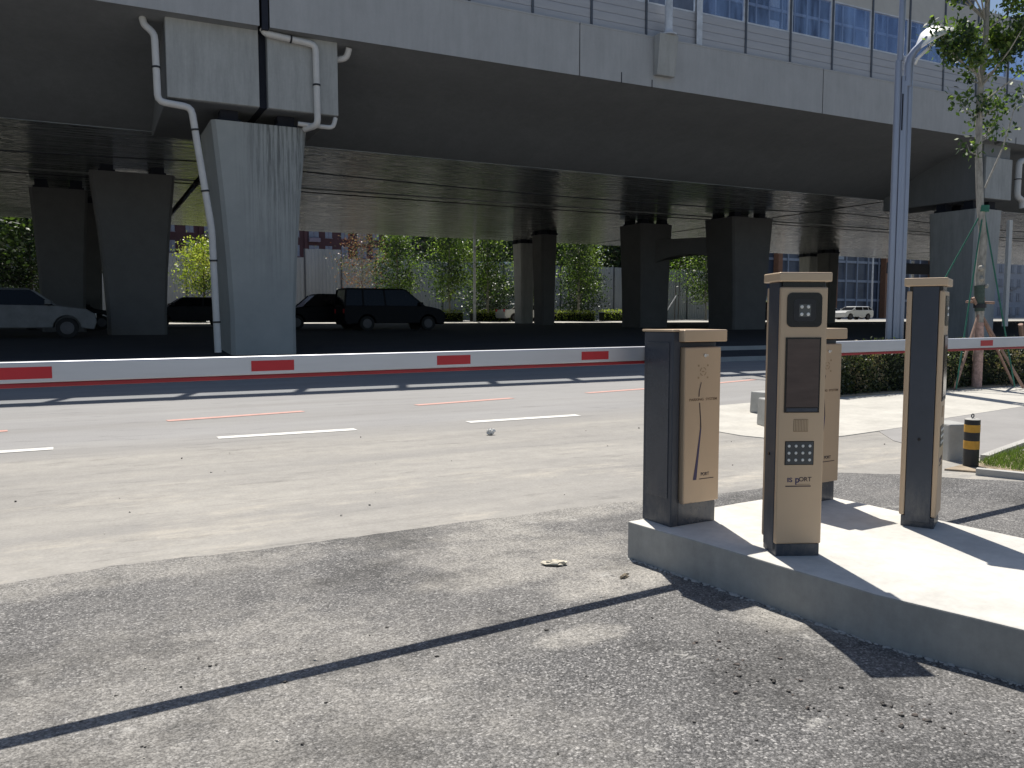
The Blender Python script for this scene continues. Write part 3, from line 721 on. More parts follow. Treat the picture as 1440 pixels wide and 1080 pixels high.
struct(b.build('grass', m_grass), 'stuff')

# pebbles and crumbs on the asphalt
b = MB()
def pxg(x, y):      # foreground spots measured on the ground
    return x, y
def peb(x_, y_, r, mi):
    b.cur = mi; b.sphere((x_, y_, .004+r*.3), r, 5, 4, .45, (random.uniform(.8, 1.4), random.uniform(.8, 1.3), random.uniform(.5, .8)))
for cx, cy, n_, s_ in ((2.35, 2.62, 26, .10), (2.30, 2.28, 20, .13), (2.42, 2.05, 16, .12), (2.62, 1.85, 16, .15), (2.7, 1.65, 10, .2)):
    for i in range(n_): peb(random.gauss(cx, s_), random.gauss(cy, s_), random.choice((.003, .004, .005, .006, .009)), random.choice((0, 0, 2)))
for i in range(120): peb(random.uniform(-.6, 3.0), random.uniform(1.4, 3.6), random.choice((.003, .004, .005, .007)), random.choice((0, 0, 1)))
for i in range(40): peb(random.uniform(-3, 8), random.uniform(5.2, 9.5), random.choice((.004, .005, .008)), random.choice((0, 1, 1)))
struct(b.build('gravel', [M('pebble_dark', (.06, .055, .05), .8), M('pebble_pale', (.50, .47, .42), .8), M('pebble_brown', (.14, .115, .10), .9)], smooth=True), 'stuff')
# crumpled litter, twig and stone
def litter(loc, r, m, name, label, cat, sc, seed, rz):
    random.seed(seed); q = MB().sphere((0, 0, 0), r, 14, 8, .32, sc).build(name, m, loc=loc); q.rotation_euler = (0, 0, rz); return tag(q, label, cat)
mp = M('paper_scrap', (.62, .57, .46), .9, var=.2, scale=20)
litter((2.31, 3.97, .016), .040, mp, 'paper_scrap', 'crumpled cream paper scrap lying on the coarse asphalt', 'litter', (1.6, .8, .35), 3, R(-30))
litter((2.53, 3.60, .012), .026, M('leaf_litter', (.30, .25, .18), .9, var=.5, scale=30), 'dry_leaf', 'curled dry leaf on the asphalt near the island corner', 'leaf', (1.5, .5, .4), 5, R(25))
litter((4.25, 8.83, .04), .05, M('white_stone', (.7, .69, .65), .8), 'white_stone', 'white stone lying alone on the dusty street', 'stone', (1, .9, .7), 9, 0)
random.seed(21)

# ---------------------------------------------------------------- vegetation
def rnd_dir():
    while True:
        v = Vector((random.uniform(-1, 1), random.uniform(-1, 1), random.uniform(-1, 1)))
        if .05 < v.length < 1: return v.normalized()
def leaf(b, p, s, mi):
    n_ = rnd_dir(); a = n_.orthogonal().normalized(); q = random.uniform(0, 6.28)
    a = (Matrix.Rotation(q, 3, n_) @ a); c = n_.cross(a)
    b.cur = mi; L = s*random.uniform(.7, 1.3); W_ = L*random.uniform(.55, .8)
    b.add([p-a*L*.5, p+c*W_*.42-a*.1*L, p+a*L*.5, p-c*W_*.42-a*.1*L], [(0, 1, 2, 3)])
def tree(name, label, loc, H, trunk_h, cr, nclump, nleaf, lsize, mats, bark=m_bark, tr=.06, spread=.28, group=None, shape=1.0, seed=1, lean=(0, 0)):
    random.seed(seed)
    t = thing(name, label, 'tree', loc, random.uniform(0, 6.28) if lean == (0, 0) else 0, group)
    b = MB(); top = Vector((lean[0], lean[1], H*.93)); P = []
    for i in range(7):
        k = i/6; P.append(Vector((lean[0]*k+random.gauss(0, .02*H/8), lean[1]*k+random.gauss(0, .02*H/8), H*.93*k-.1*(i == 0))))
    b.tube(P, [tr*(1-.85*i/6) for i in range(7)], 8)
    cl = []
    for i in range(nclump):
        k = trunk_h/H + (1-trunk_h/H)*((i+.5)/nclump)
        base = P[0].lerp(P[-1], max(0, (k-.12))/.93); a = i*2.4+random.uniform(-.5, .5)
        kk = (k-trunk_h/H)/(1-trunk_h/H); r = cr*(math.sin(pi*min(1, .15+.85*kk)**shape))**.7*random.uniform(.45, 1.0)
        tip = Vector((lean[0]*k+r*cos(a), lean[1]*k+r*sin(a), k*H+random.uniform(-.03, .05)*H))
        mid = base.lerp(tip, .5)+Vector((0, 0, -.02*H))
        b.tube([base, mid, tip], [tr*.36, tr*.22, tr*.08], 5, False); cl.append((tip, mid))
    b.build('trunk', bark, t, smooth=True)
    c = MB()
    for tip, mid in cl:
        dom = random.choices((0, 1, 2), (5, 3, 4))[0]
        for j in range(int(nleaf/nclump)):
            ctr = tip if random.random() < .72 else tip.lerp(mid, random.random()*.8)
            s_ = spread*cr; p = ctr+Vector((random.gauss(0, s_), random.gauss(0, s_), random.gauss(0, s_*.8)))
            leaf(c, p, lsize, dom if random.random() < .6 else random.choice((0, 1, 2)))
    c.build('crown', mats, t)
    return t
# young poplar in the hedge, staked
def leafy_tree():
    random.seed(4)
    loc = (15.62, 10.32, .0)
    t = thing('young_tree', 'tall young tree with pale trunk held by green ropes and wooden stakes', 'tree', loc)
    P = [(0, 0, -.05), (.02, 0, .9), (.0, 0, 1.6), (-.04, .02, 2.2), (.01, 0, 2.9), (-.07, .04, 3.6), (-.16, .06, 4.6), (-.16, .07, 5.6), (-.13, .06, 6.8), (-.12, .05, 8.2), (-.12, .05, 9.6)]
    rr = [.09, .08, .078, .09, .07, .066, .062, .058, .05, .04, .015]
    b = MB(); b.tube([Vector(p)+Vector((random.gauss(0, .01), random.gauss(0, .01), 0)) for p in P], rr, 12)
    for (x_, y_, z_, r) in ((-.10, -.06, 2.35, .06), (.02, -.1, 2.0, .04), (-.08, -.07, 2.15, .05)): b.sphere((x_, y_, z_), r, 8, 5, .15)
    tips = []
    random.seed(11)
    for i in range(56):
        z0 = 4.1+4.7*random.random()**.6; k = z0/9.6
        base = Vector((-.14, .06, z0)); a = random.uniform(0, 2*pi); L_ = random.uniform(.4, 1.5)*(1.0 if z0 > 5.6 else .42)
        tip = base+Vector((cos(a)*L_*.66, sin(a)*L_*.66, L_*.75)); mid = base.lerp(tip, .5)+Vector((cos(a)*.06, sin(a)*.06, -.03))
        b.tube([base, mid, tip], [.020, .012, .004], 5, False)
        tips.append((base, mid, tip))
    for (dx_, dz_) in ((-.85, 7.75), (-.5, 6.9), (-.55, 8.2), (.8, 7.0), (.9, 6.2)):
        base = Vector((-.14, .06, dz_-.7)); tip = Vector((-.14+dx_*.889, .06-dx_*.457, dz_)); mid = base.lerp(tip, .5); b.tube([base, mid, tip], [.022, .014, .005], 5, False); tips.append((base, mid, tip))
    b.tube([(.0, 0, 3.9), (.35, -.1, 4.7), (.62, -.15, 5.6)], [.02, .014, .004], 6); tips.append((Vector((0, 0, 4.2)), Vector((.35, -.1, 4.7)), Vector((.62, -.15, 5.6))))
    b.build('trunk', m_bark, t, smooth=True)
    MB().tube([(.0, 0, .02), (.02, 0, .95), (.0, 0, 1.30)], [.098, .088, .085], 14).build('painted_base', m_red_bark, t, smooth=True)
    MB().tube([(.0, 0, 1.52), (-.03, .01, 2.02)], [.088, .097], 14).build('trunk_wrap', m_wrap, t, smooth=True)
    c = MB()
    for (base, mid, tip) in tips:
        z = tip.z; n_ = 210 if z > 6.3 else (70 if z > 5.4 else 28)
        dom = random.choices((0, 1, 2), (5, 3, 5))[0]
        cl = [mid.lerp(tip, random.uniform(.1, 1.15)) for _ in range(5)]
        for j in range(n_):
            q = random.choice(cl); p = q+Vector((random.gauss(0, .10), random.gauss(0, .10), random.gauss(0, .11)))
            leaf(c, p, .105, dom if random.random() < .5 else random.choice((0, 1, 2)))
    c.build('crown', m_leafs, t)
    return t
leafy_tree()
TX, TY = 15.62, 10.32
st = thing('tree_ropes', 'green support ropes tied high on the staked young tree', 'support ropes', (TX, TY, 0))
MB().tube([(-.02, 0, 3.44), (-.02, 0, 3.56)], .10, 12).build('collar', m_green_rope, st, smooth=True)
cr_, sr_ = cos(R(-27.2)), sin(R(-27.2))
for (dx, dy) in ((-1.75, .1), (-.80, -.75), (1.05, .5), (.55, -.35)):
    X = dx*cr_-dy*sr_; Y = dx*sr_+dy*cr_
    MB().tube([(-.02, 0, 3.5), (X, Y, .05)], .014, 6).build('rope', m_green_rope, st)
st = thing('tree_stakes', 'brown wooden stakes propping the lower trunk of the young tree', 'stakes', (TX, TY, 0))
for (dx, dy) in ((-.72, -.55), (.95, .35), (.75, -.30)):
    X = dx*cr_-dy*sr_; Y = dx*sr_+dy*cr_
    MB().tube([(-X*.18, -Y*.18, 1.78), (X, Y, .03)], .028, 8).build('stake', m_wood, st)
MB().tube([(-.25, .12, 1.70), (.26, -.12, 1.68)], .026, 8).build('tie_bar', m_wood, st)
MB().tube([(0, 0, 1.58), (0, 0, 1.66)], .115, 12).build('tie_band', m_bracket, st)
tk = thing('leaning_stake', 'red brown slanted stakes at the far right edge behind the barrier arm', 'stakes', (18.1, 10.9, 0))
MB().tube([(-.35, -.1, 1.25), (.3, .1, .02)], .05, 8).build('stake', m_wood, tk)
MB().tube([(.38, .05, 1.3), (-.05, 0, .02)], .05, 8).build('stake', m_wood, tk)

# hedge behind the barrier arm
random.seed(31)
hd = thing('hedge', 'dark clipped hedge behind the right barrier arm', 'hedge', (0, 0, 0))
MB().box(11.75, 10.5, .05, 30, 11.55, .74).build('dark_core', m_core, hd)  # plain dark block inside the leaves
c = MB()
def hl(p, s_):
    g_ = math.sin(p.x*3.1)+math.sin(p.x*7.7+p.z*5); mi = 1 if (g_ > .9 and random.random() < .5) else (2 if g_ < -.8 else random.choice((0, 0, 2, 1) if random.random() < .5 else (0, 2)))
    leaf(c, p, s_, mi)
for i in range(24000):
    u_ = random.random()**1.6; x_ = 11.55+u_*17
    bulge = .10*math.sin(x_*2.3)+.06*math.sin(x_*5.1); f = random.random()
    if f < .62: p = Vector((x_, 10.38+random.gauss(0, .05)-bulge*.6, random.uniform(.03, .86)+random.gauss(0, .02)))
    elif f < .9: p = Vector((x_, random.uniform(10.4, 11.6), .84+bulge*.7+random.gauss(0, .04)))
    else: p = Vector((11.55+random.gauss(0, .06), random.uniform(10.4, 11.6), random.uniform(.05, .85)))
    hl(p, .055)
c.build('foliage', m_hedge, hd)

# far roadside hedge
random.seed(33)
hd2 = thing('hedge', 'low bright yellow green hedge along the far pavement', 'hedge', (0, 0, 0))
c = MB(); core = MB()
for (a, z_) in ((0, 1), (1, 1)): pass
xx = 4.0
while xx < 42:
    L_ = random.uniform(2.2, 4.5)
    hgt = random.uniform(.72, .92)
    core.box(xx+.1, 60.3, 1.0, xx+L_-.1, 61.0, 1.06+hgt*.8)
    for i in range(int(L_*230)):
        x_ = random.uniform(xx, xx+L_); f = random.random()
        p = Vector((x_, 60.15+random.gauss(0, .08), 1.06+random.uniform(.02, hgt))) if f < .6 else Vector((x_, random.uniform(60.1, 61.1), 1.06+hgt+random.gauss(0, .07)))
        leaf(c, p, .12, random.choices((0, 1, 2), (5, 5, 2) if p.z > 1.5 else (1, 3, 5))[0])
    xx += L_+random.uniform(.2, .9)
core.build('dark_core', m_core, hd2); c.build('foliage', m_yel, hd2)  # core: plain dark blocks inside the far hedge

# far street trees
G = 'young street trees beyond the viaduct'
zf = 1.08
tree('street_tree', 'round yellow green tree between the dark pier and the white drain pipe', (7.4, 61.0, zf), 5.4, 2.3, 1.9, 18, 4200, .18, m_yel, m_bark_d, .10, .27, G, seed=5)
tree('rust_tree', 'sparse reddish tree in front of the red apartment block', (19.6, 64.0, zf), 7.4, 2.6, 1.7, 20, 2400, .14, m_rust, m_bark, .08, .34, G, seed=6)
tA = tree('street_tree', 'leafy street tree with a pale trunk just left of the far thin lamp pole', (26.2, 62.0, zf), 8.2, 2.2, 1.8, 26, 6500, .19, m_leafs, m_bark, .10, .30, G, seed=8)
tB = tree('street_tree', 'forked pale trunk tree just right of the far thin lamp pole', (29.6, 62.0, zf), 7.8, 2.4, 1.9, 24, 5500, .19, m_leafs, m_bark, .11, .30, G, seed=9)
dup(tA, (22.8, 64.8, zf), 2.1, 'grey green leafy tree standing right of the reddish tree', (1.05, 1.05, .88))
dup(tB, (38.4, 62.0, zf), .7, 'straight trunk street tree right of the thin dark column', (1, 1, 1.06))
dup(tA, (34.6, 63.5, zf), 4.0, 'leafy tree showing directly right of the thin dark column', (.9, .9, .9))
dup(tB, (46.5, 63.0, zf), 3.2, 'small leafy tree left of the arched opening piers', (.7, .7, .62))
dup(tA, (56.0, 66.0, zf), 1.0, 'dense tree seen through the arched opening at the left', (1.3, 1.3, 1.05))
dup(tB, (62.0, 72.0, zf), 5.0, 'dense tree seen through the arched opening at the right', (1.6, 1.6, 1.0))
bushes = tree('evergreen_bush', 'dark rounded evergreen behind the straight trunk street tree', (40.8, 65.5, zf), 5.2, .5, 1.9, 22, 5500, .20, m_darkleaf, m_bark_d, .08, .30, 'dark bushes before the hoarding', seed=12)
dup(bushes, (31.8, 66.0, zf), 1.5, 'dark evergreen bush behind the forked trunk tree', (1.2, 1.2, .75))
# trees behind the hoarding
bt = tree('background_tree', 'tall dark tree rising behind the hoarding beside the blue shed roof', (40, 76, 1.1), 14, 4, 4.2, 34, 9000, .42, m_darkleaf, m_bark_d, .2, .27, 'tall trees behind the hoarding', seed=14)
for i, (x_, y_, s_, lb) in enumerate(((46, 79, 1.0, 'tall tree behind the hoarding, centre of the row'), (53, 76, 1.05, 'tall tree behind the hoarding left of the arched opening'), (60, 80, 1.1, 'tall tree behind the hoarding filling the left of the arched opening'),
        (67, 83, 1.0, 'tall tree filling the middle of the arched opening'), (74, 86, 1.0, 'tall tree filling the right of the arched opening'), (33, 82, .85, 'tall tree behind the hoarding above the thin lamp pole'))):
    dup(bt, (x_, y_, 1.1), i*1.3, lb, (s_, s_, s_))
dup(bt, (-8.0, 62, 1.0), .4, 'dark tree at the far left edge above the white parked car', (.9, .9, .75))
dup(bt, (-13.5, 60, 1.0), 2.4, 'dark tree outside the viaduct at the far left edge of the view', (.9, .9, .8))
dup(bt, (-3.2, 66, 1.0), 3.4, 'dark tree between the pale column and the slender pier at the left', (.7, .7, .6))
dup(bt, (-5.5, 76, 1.0), 2.4, 'tall dark tree behind the hoarding seen left of the dark tapered pier', (.9, .9, .8))
# bamboo clump
random.seed(40)
bb = thing('bamboo_clump', 'bright green slender bamboo stems before the hoarding beside the dark piers', 'bamboo', (50.3, 66, 1.1), group=None)
c = MB(); s_ = MB()
for i in range(16):
    bx_, by_ = random.gauss(0, .9), random.gauss(0, .3); H_ = random.uniform(6, 7.8)
    s_.tube([(bx_, by_, 0), (bx_+random.gauss(0, .1), by_, H_*.6), (bx_+random.gauss(0, .3), by_, H_)], [.04, .035, .01], 5)
    for j in range(150):
        k = random.uniform(.55, 1.05); leaf(c, Vector((bx_+random.gauss(0, .35), by_+random.gauss(0, .35), H_*k)), .17, random.choice((0, 1, 1, 2)))
s_.build('stems', m_bark_d, bb); c.build('leaves', [mat_leaf('bamboo_a', (.12, .20, .03), .5), mat_leaf('bamboo_b', (.17, .26, .05), .5), mat_leaf('bamboo_c', (.05, .09, .02), .4)], bb)
# shrubs with blossoms seen through the opening
sh = tree('flowering_shrub', 'pale speckled shrub low in the arched opening, left one', (58.5, 62.5, zf), 2.6, .2, 1.2, 14, 1300, .13, [m_leafs[0], mat_leaf('blossom', (.5, .48, .42), .3), m_leafs[2]], m_bark_d, .04, .34, 'flowering shrubs in the arched opening', seed=17)
dup(sh, (61.2, 62.8, zf), 2.0, 'pale speckled shrub low in the arched opening, right one', (1, 1, .8))

# ---------------------------------------------------------------- hoarding, shed, buildings
ho = thing('hoarding', 'grey sheet metal hoarding wall behind the far hedge', 'hoarding', (0, 70, 1.1))
random.seed(50)
xx = -30.0
while xx < 57:
    hh = 5.28
    if 15.6 < xx < 17: hh = 6.0
    if 22.2 < xx < 24.5: hh = 5.9
    wdt = 3.1
    b = MB(); nrib = 10
    for k in range(nrib):
        a = xx+.03+(wdt-.06)*k/nrib; c_ = xx+.03+(wdt-.06)*(k+1)/nrib
        b.prism([(a, 0), (a+(c_-a)*.5, -.05), (c_, 0), (c_, .06), (a, .06)], -.2, hh+random.uniform(-.03, .03), 'z')
    b.build('sheet_panel', m_hoard, ho)
    MB().box(xx-.04, -.10, -.2, xx+.029, .1, hh).build('hoarding_post', m_post, ho)
    xx += wdt
shd = thing('site_shed', 'shed with a thin blue and white roof edge above the hoarding', 'shed', (36.5, 71.5, 1.1))
MB().box(-3.2, 0, 0, 3.2, 3, 5.3).build('shed_wall', M('shed_teal', (.10, .19, .22), .6), shd)
MB().box(-3.6, -1.2, 5.302, 3.6, 3.3, 5.5).build('shed_roof', M('shed_roof_white', (.62, .68, .78), .5), shd)
MB().box(-3.62, -1.23, 5.22, 3.62, -1.205, 5.36).build('roof_edge', M('roof_blue', (.08, .2, .45), .5), shd)

def apartment(name, label, loc, W_, D_, floors, fh, wallm, bay, glassm, framem, rz=0, bands=None):
    t = thing(name, label, 'building', loc, rz)
    H_ = floors*fh
    MB().box(0, .3, 0, W_, D_, H_).build('wall', wallm, t)
    nb_ = int(W_/bay)
    wn = MB(); fr = MB(); pi_ = MB(); n_ = 0
    for i in range(nb_):
        x0 = i*bay
        for f in range(floors):
            z0 = f*fh+.8
            w0 = x0+bay*.2; w1 = x0+bay*(.62 if i % 3 else .8)
            wn.box(w0, .22, z0, w1, .28, z0+1.7); n_ += 1
            fr.box(w0-.08, .12, z0-.12, w1+.08, .215, z0-.02)
            if f % 2 == 0 and i % 3 == 0: fr.box(w0-.1, -.5, z0-.75, w1+.1, .2, z0-.15)
            fr.box((w0+w1)/2-.04, .17, z0, (w0+w1)/2+.04, .215, z0+1.7)
        if i % 3 == 0: pi_.box(x0-.25, 0, 0, x0+.25, .29, H_)
    o1 = wn.build('window', glassm, t); o1['kind'] = 'stuff'
    o2 = fr.build('window_sill', framem, t); o2['kind'] = 'stuff'
    o3 = pi_.build('pilaster', framem if bands else wallm, t); o3['kind'] = 'stuff'
    MB().box(-.3, 0, H_, W_+.3, D_+.3, H_+.9).build('roof', framem, t)
    return t
redw = M('red_brown_render', (.075, .035, .042), .85, var=.2, scale=.4)
grw = M('grey_render', (.36, .37, .42), .8); wing = M('window_pale', (.20, .22, .29), .3)
apartment('apartment_block', 'red brown apartment block with pale windows beyond the hoarding', (8, 132, 1.2), 78, 14, 8, 3.0, redw, 2.6, wing, M('sill_violet', (.20, .17, .22), .8))
apartment('apartment_block', 'red brown apartment wing visible above the middle ticket machine', (112, 126, 1.2), 30, 14, 7, 3.0, redw, 2.6, wing, M('sill_violet2', (.20, .17, .22), .8))
apartment('apartment_block', 'low red brown block at the far left beyond the dark trees', (-70, 120, 1.2), 77, 14, 8, 3.0, redw, 2.6, wing, M('sill_violet3', (.20, .17, .22), .8))
apartment('apartment_block', 'grey block far right beyond the glass tower under the soffit', (178, 118, 1.2), 120, 16, 12, 3.2, grw, 3.4, wing, M('sill_grey', (.25, .25, .27), .8))
# glass office tower
tw = thing('office_tower', 'tall blue glass office tower behind the right end of the viaduct', 'building', (96, 112, 1.2))
tg = M('tower_glass', (.095, .11, .15), .4, .0, var=.35, scale=.25); tm = M('tower_mullion', (.36, .38, .44), .5); to = M('tower_orange_pier', (.33, .15, .08), .7)
MB().box(0, .4, 0, 68, 22, 78).build('curtain_wall', tg, tw)
b = MB()
for f in range(1, 22): b.box(-.1, .12, f*3.6-.35, 68.1, .39, f*3.6+.1)
o1 = b.build('floor_band', tm, tw); o1['kind'] = 'stuff'
b = MB()
for i in range(23): b.box(i*3-.14, 0, 0, i*3+.14, .11, 78)
o1 = b.build('mullion', tm, tw); o1['kind'] = 'stuff'
b = MB()
for i in range(5): b.box(i*14-.5+.9, -1.2, 0, i*14+.5+.9, -.01, 13)
o1 = b.build('street_pier', to, tw); o1['kind'] = 'stuff'
b = MB(); random.seed(3)
for i in range(60):
    a = random.randrange(22)*3+.3; f = random.randrange(3, 20)*3.6+.3
    b.box(a, .30, f, a+2.3, .385, f+random.uniform(1.2, 2.8))
o1 = b.build('curtain', M('curtain_white', (.55, .57, .60), .7), tw); o1['kind'] = 'stuff'

# thin far lamps
def far_lamp(loc, H_, label, arm=1.2):
    t = thing('street_lamp', label, 'street lamp', loc)
    MB().tube([(0, 0, 0), (0, 0, H_)], [.13, .09], 10).build('pole', m_rail, t, smooth=True)
    MB().tube([(0, 0, H_-.3), (arm*.5, 0, H_+.1), (arm, 0, H_+.2)], .05, 6).box(arm-.1, -.14, H_+.14, arm+.7, .14, H_+.26).build('lamp_head', m_rail, t)
    return t
far_lamp((27.5, 60.0, 1.05), 10.5, 'thin grey lamp pole between the two far street trees')
far_lamp((90.0, 74.0, 1.15), 9.5, 'white lamp pole far right in front of the glass tower', -1.5)
bs = thing('street_canopy', 'flat white topped canopy on a grey post seen through the arched opening', 'canopy', (52.3, 57.2, 1.0))
MB().box(-.14, -.14, 0, .14, .14, 3.3).build('post', m_rail, bs)
MB().box(-.9, -.5, 3.30, 1.3, .5, 3.45).build('canopy_top', m_rail, bs); MB().box(-.88, -.48, 3.18, 1.28, .48, 3.298).build('canopy_underside', m_post, bs)
prop_ = MB().tube([(0, 0, 0), (1.9, .2, 2.3)], .05, 8).build('leaning_pole', m_rail, loc=(46.0, 60.3, 1.06)); tag(prop_, 'pale pole leaning at a slant beside the far hedge', 'pole')
sg = thing('road_sign', 'dark blue overhead road sign far right below the soffit', 'road sign', (76.5, 58, 1.03))
MB().box(-.12, -.1, 0, .12, .1, 6.2).build('post', m_rail, sg); MB().box(-4.0, -.12, 4.8, 2.5, -.02, 5.9).build('sign_board', M('sign_navy', (.01, .015, .03), .5), sg)

# ---------------------------------------------------------------- cars
def car(name, label, cat, loc, rz, L_, W_, H_, paint, style='suv', group='cars parked under the viaduct'):
    t = thing(name, label, cat, loc, rz, group)
    r = .34 if style != 'sedan' else .31
    fx, rx = L_/2-.88, -L_/2+.88 if style != 'van' else -L_/2+1.05
    belt = H_*.60 if style != 'van' else H_*.56
    def arch(cx, n=8): return [(cx+(r+.07)*cos(a), .32+(r+.07)*sin(a)) for a in [pi*k/n for k in range(n+1)]]
    front = L_/2
    if style == 'van': top = [(front, .55), (front-.02, .80), (front-.25, .98), (front-.75, 1.10), (front-1.15, belt+.06), (-L_/2+.02, belt+.06), (-L_/2, .5)]
    elif style == 'sedan': top = [(front, .45), (front-.03, .68), (front-.35, .80), (front-1.15, .93), (-L_/2+.7, .98), (-L_/2+.05, .93), (-L_/2, .5)]
    else: top = [(front, .50), (front-.03, .78), (front-.30, .95), (front-1.15, 1.06), (-L_/2+.12, 1.12), (-L_/2, .95), (-L_/2+.02, .5)]
    low = [(-L_/2+.1, .26)]+arch(rx)[::-1]+arch(fx)[::-1]+[(front-.08, .26)]
    poly = top+low          # clockwise seen from -Y
    n_ = len(poly); b = MB()
    def hw(z): return W_/2*(1-.05*abs(z-.65)/.4) 
    for s in (1, -1):
        pass
    vs = [(x_, -hw(z), z) for x_, z in poly]+[(x_, hw(z), z) for x_, z in poly]
    b.add(vs, [tuple(range(n_)), tuple(range(2*n_-1, n_-1, -1))]+[(i, i+n_, (i+1) % n_+n_, (i+1) % n_) for i in range(n_)])
    body = b.build('body', paint, t, bevel=.03, smooth=True)
    zb = {'van': belt+.05, 'sedan': .94, 'suv': 1.07}[style]
    if style == 'van': g_ = [(front-1.05, zb), (front-1.95, H_-.07), (-L_/2+.12, H_-.07), (-L_/2+.03, zb)]
    elif style == 'sedan': g_ = [(front-1.2, zb), (front-2.0, H_-.05), (-L_/2+1.25, H_-.05), (-L_/2+.55, zb)]
    else: g_ = [(front-1.2, zb), (front-1.85, H_-.06), (-L_/2+.55, H_-.06), (-L_/2+.08, zb)]
    tw_ = W_/2*.80
    def sec(x_, z): k = (z-zb)/(H_-zb); return W_/2*.94*(1-k)+tw_*k
    gl = MB(); vs = [(x_, -sec(x_, z), z) for x_, z in g_]+[(x_, sec(x_, z), z) for x_, z in g_]
    gl.add(vs, [(0, 1, 2, 3), (7, 6, 5, 4), (0, 4, 5, 1), (2, 6, 7, 3)]); gl.build('windows', m_carglass, t)
    rf = MB(); a, c_ = g_[1][0]+.04, g_[2][0]-.04
    rf.hexa([(c_, -tw_-.02, H_-.075), (a, -tw_-.02, H_-.075), (a, tw_+.02, H_-.075), (c_, tw_+.02, H_-.075)], [(c_+.1, -tw_+.1, H_), (a-.15, -tw_+.1, H_), (a-.15, tw_-.1, H_), (c_+.1, tw_-.1, H_)])
    rf.build('roof', paint, t, bevel=.02)
    pl_ = MB()
    fr_ = [0, 1]; xs = [(g_[0], g_[1]), (g_[3], g_[2])]
    mid0 = (g_[0][0]+g_[3][0])/2; xs.append(((mid0, zb), (mid0-.05, H_-.07)))
    if style != 'sedan': xs.append((((g_[3][0]+mid0)/2-.1, zb), ((g_[3][0]+mid0)/2-.1, H_-.07)))
    for (p0, p1) in xs:
        for s in (-1, 1):
            y0 = s*(sec(*p0)+.006); y1 = s*(sec(*p1)+.006); q = .045; e = s*.02
            A_ = [(p0[0]-q, min(y0, y0-e), p0[1]), (p0[0]+q, min(y0, y0-e), p0[1]), (p0[0]+q, max(y0, y0-e), p0[1]), (p0[0]-q, max(y0, y0-e), p0[1])]
            B_ = [(p1[0]-q, min(y1, y1-e), p1[1]), (p1[0]+q, min(y1, y1-e), p1[1]), (p1[0]+q, max(y1, y1-e), p1[1]), (p1[0]-q, max(y1, y1-e), p1[1])]
            MB().hexa(A_, B_).build('pillar', paint, t)
    for cx in (fx, rx):
        for s in (-1, 1):
            y_ = s*(W_/2-.12)
            w_ = MB().tube([(cx, y_-s*.10, .32), (cx, y_+s*.09, .32)], r, 20).build('wheel', m_tyre, t, smooth=True)
            MB().tube([(cx, y_+s*.092, .32), (cx, y_+s*.10, .32)], r*.62, 16).build('rim', m_rim, w_)
    for s in (-1, 1):
        MB().box(front-.20, s*W_*.36-.17, .66, front-.005, s*W_*.36+.17, .80).build('headlight', m_dot, t)
        MB().box(-L_/2-.005, s*W_*.38-.10, .78, -L_/2+.08, s*W_*.38+.10, .98).build('tail_light', m_red, t)
        MB().box(g_[0][0]-.30, s*(W_/2+.02)-.09, zb+.02, g_[0][0]-.12, s*(W_/2+.02)+.09, zb+.17).build('mirror', paint, t, bevel=.02)
    return t
pw = M('white_car_paint', (.66, .67, .66), .25, coat=.6, var=.03); pk = M('black_car_paint', (.006, .007, .010), .55); pg = M('grey_car_paint', (.018, .02, .026), .5); pgw = M('shaded_white_car_paint', (.17, .175, .18), .5)  # pgw: white car greyed, the viaduct's shade put into its paint
for q_ in (pk, pg): q_.node_tree.nodes['Principled BSDF'].inputs['Specular IOR Level'].default_value = .2; psl = M('silver_car_paint', (.45, .46, .48), .3, .4, coat=.5)
car('parked_van', 'black passenger van parked under the viaduct right of the stained pier', 'van', (12.85, 37.6, gz(37.6)), 0, 4.9, 1.85, 1.93, pk, 'van')
car('parked_car', 'black estate car just behind the rear of the black van', 'car', (10.4, 40.6, gz(40.6)), pi, 4.7, 1.85, 1.70, pk, 'suv')
car('parked_car', 'white hatchback car parked at the far left edge under the viaduct', 'car', (-1.95, 32.0, gz(32.3)), 0, 4.6, 1.85, 1.62, pgw, 'suv')
car('parked_car', 'dark car partly hidden behind the white car at the far left', 'car', (-.7, 42.2, gz(42.2)), 0, 4.5, 1.8, 1.5, pg, 'sedan')
car('parked_car', 'dark sedan parked between the dark tapered pier and the drain pipe', 'car', (4.9, 46.5, gz(46.5)), pi, 4.6, 1.85, 1.55, pg, 'suv')
car('parked_car', 'dark car in deep shade left of the middle ticket machine', 'car', (42.2, 44.5, gz(44.5)), pi, 4.5, 1.85, 1.6, pg, 'suv')
car('street_car', 'white car on the far street, its bonnet showing beside the thin dark column', 'car', (31.5, 59, 1.045), 0, 4.5, 1.8, 1.45, pw, 'sedan', 'cars on the far street')
cw = 'cars parked before the glass tower'
car('parked_car', 'white car nearest of the three before the glass tower', 'car', (77.9, 66.5, 1.12), pi, 4.6, 1.8, 1.5, pw, 'suv', cw)
car('parked_car', 'silver car behind the white car at its left before the glass tower', 'car', (80.6, 74.0, 1.15), pi-.25, 4.6, 1.8, 1.5, psl, 'suv', cw)
car('parked_car', 'silver car behind the white car at its right before the glass tower', 'car', (84.3, 72.5, 1.15), pi+.2, 4.6, 1.8, 1.5, psl, 'sedan', cw)
car('parked_car', 'white car glimpsed behind the shrubs in the arched opening', 'car', (64.5, 66.0, 1.12), .5, 4.6, 1.8, 1.5, pw, 'suv', cw)

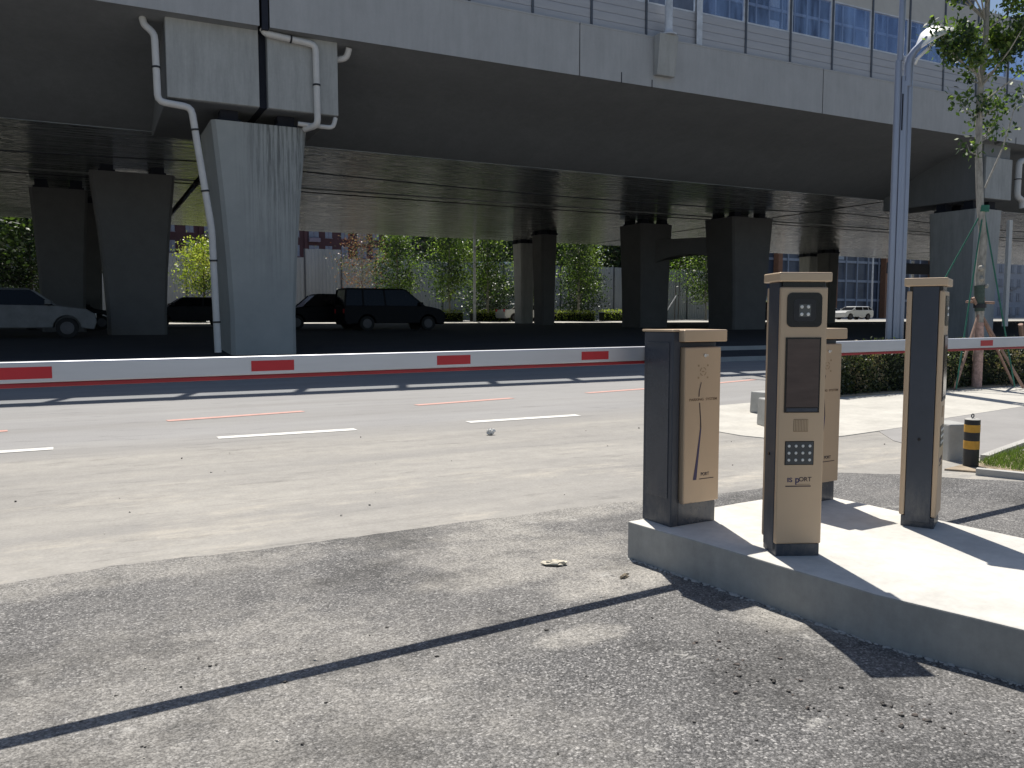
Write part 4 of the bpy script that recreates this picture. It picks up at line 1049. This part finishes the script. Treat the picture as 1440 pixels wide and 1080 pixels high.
# ---------------------------------------------------------------- twin post street lamp
lp = thing('street_lamp', 'tall blue grey fluted lamp post with a short silver lamp arm behind the hedge', 'street lamp', (14.50, 11.35, .02), R(-27.2))
MB().box(-.165, -.14, 0, .165, .14, .10).build('base_plate', m_lampblue, lp, bevel=.01)
b = MB(); b.tube([(-.115, 0, .05), (-.115, 0, 6.4)], .062, 16).tube([(-.085, 0, 6.4), (-.065, 0, 11.5)], [.062, .052], 16)
b.build('tall_post', m_lampblue, lp, smooth=True)
b = MB(); b.box(-.055, -.05, .05, .0, .06, 6.1); b.build('rear_web', m_lampblue, lp)
b = MB()
b.tube([(.035, -.01, .05), (.035, -.01, 6.0)], .055, 14).tube([(.125, 0, .05), (.125, 0, 6.0)], .052, 14).build('short_post', m_lampblue, lp, smooth=True)
MB().box(-.045, -.056, 5.05, -.018, -.0505, 5.75).build('cable_slot', m_joint, lp)
b = MB()
arm = [(.085, 0, 5.9), (.085, 0, 6.30), (.10, -.01, 6.44), (.17, -.04, 6.57), (.38, -.10, 6.80)]
b.tube(arm, [.085, .085, .082, .07, .065], 14).build('lamp_arm', m_lampblue, lp, smooth=True)
MB().tube([(.19, -.02, 6.32), (.22, -.05, 6.42), (.40, -.12, 6.60), (.47, -.13, 6.68)], [.03, .032, .032, .02], 10).build('arm_strut', m_lampwhite, lp, smooth=True)
b = MB()
pth = [Vector((.24, -.06, 6.66)), Vector((.40, -.10, 6.84)), Vector((.58, -.14, 6.95)), Vector((.84, -.18, 6.95))]
ws = [.09, .23, .30, .26]; hs = [.06, .08, .07, .02]
vs = []; fs = []
for p, w_, h_ in zip(pth, ws, hs):
    for k in range(12):
        a = 2*pi*k/12; vs.append(p+Vector((-.25*w_*cos(a), w_*cos(a), h_*sin(a)+.42*w_*cos(a))))
for i in range(3):
    for k in range(12): k2 = (k+1) % 12; fs.append((i*12+k, i*12+k2, (i+1)*12+k2, (i+1)*12+k))
fs += [tuple(range(12))[::-1], tuple(range(36, 48))]
b.add(vs, fs).build('lamp_head', m_lampwhite, lp, smooth=True)
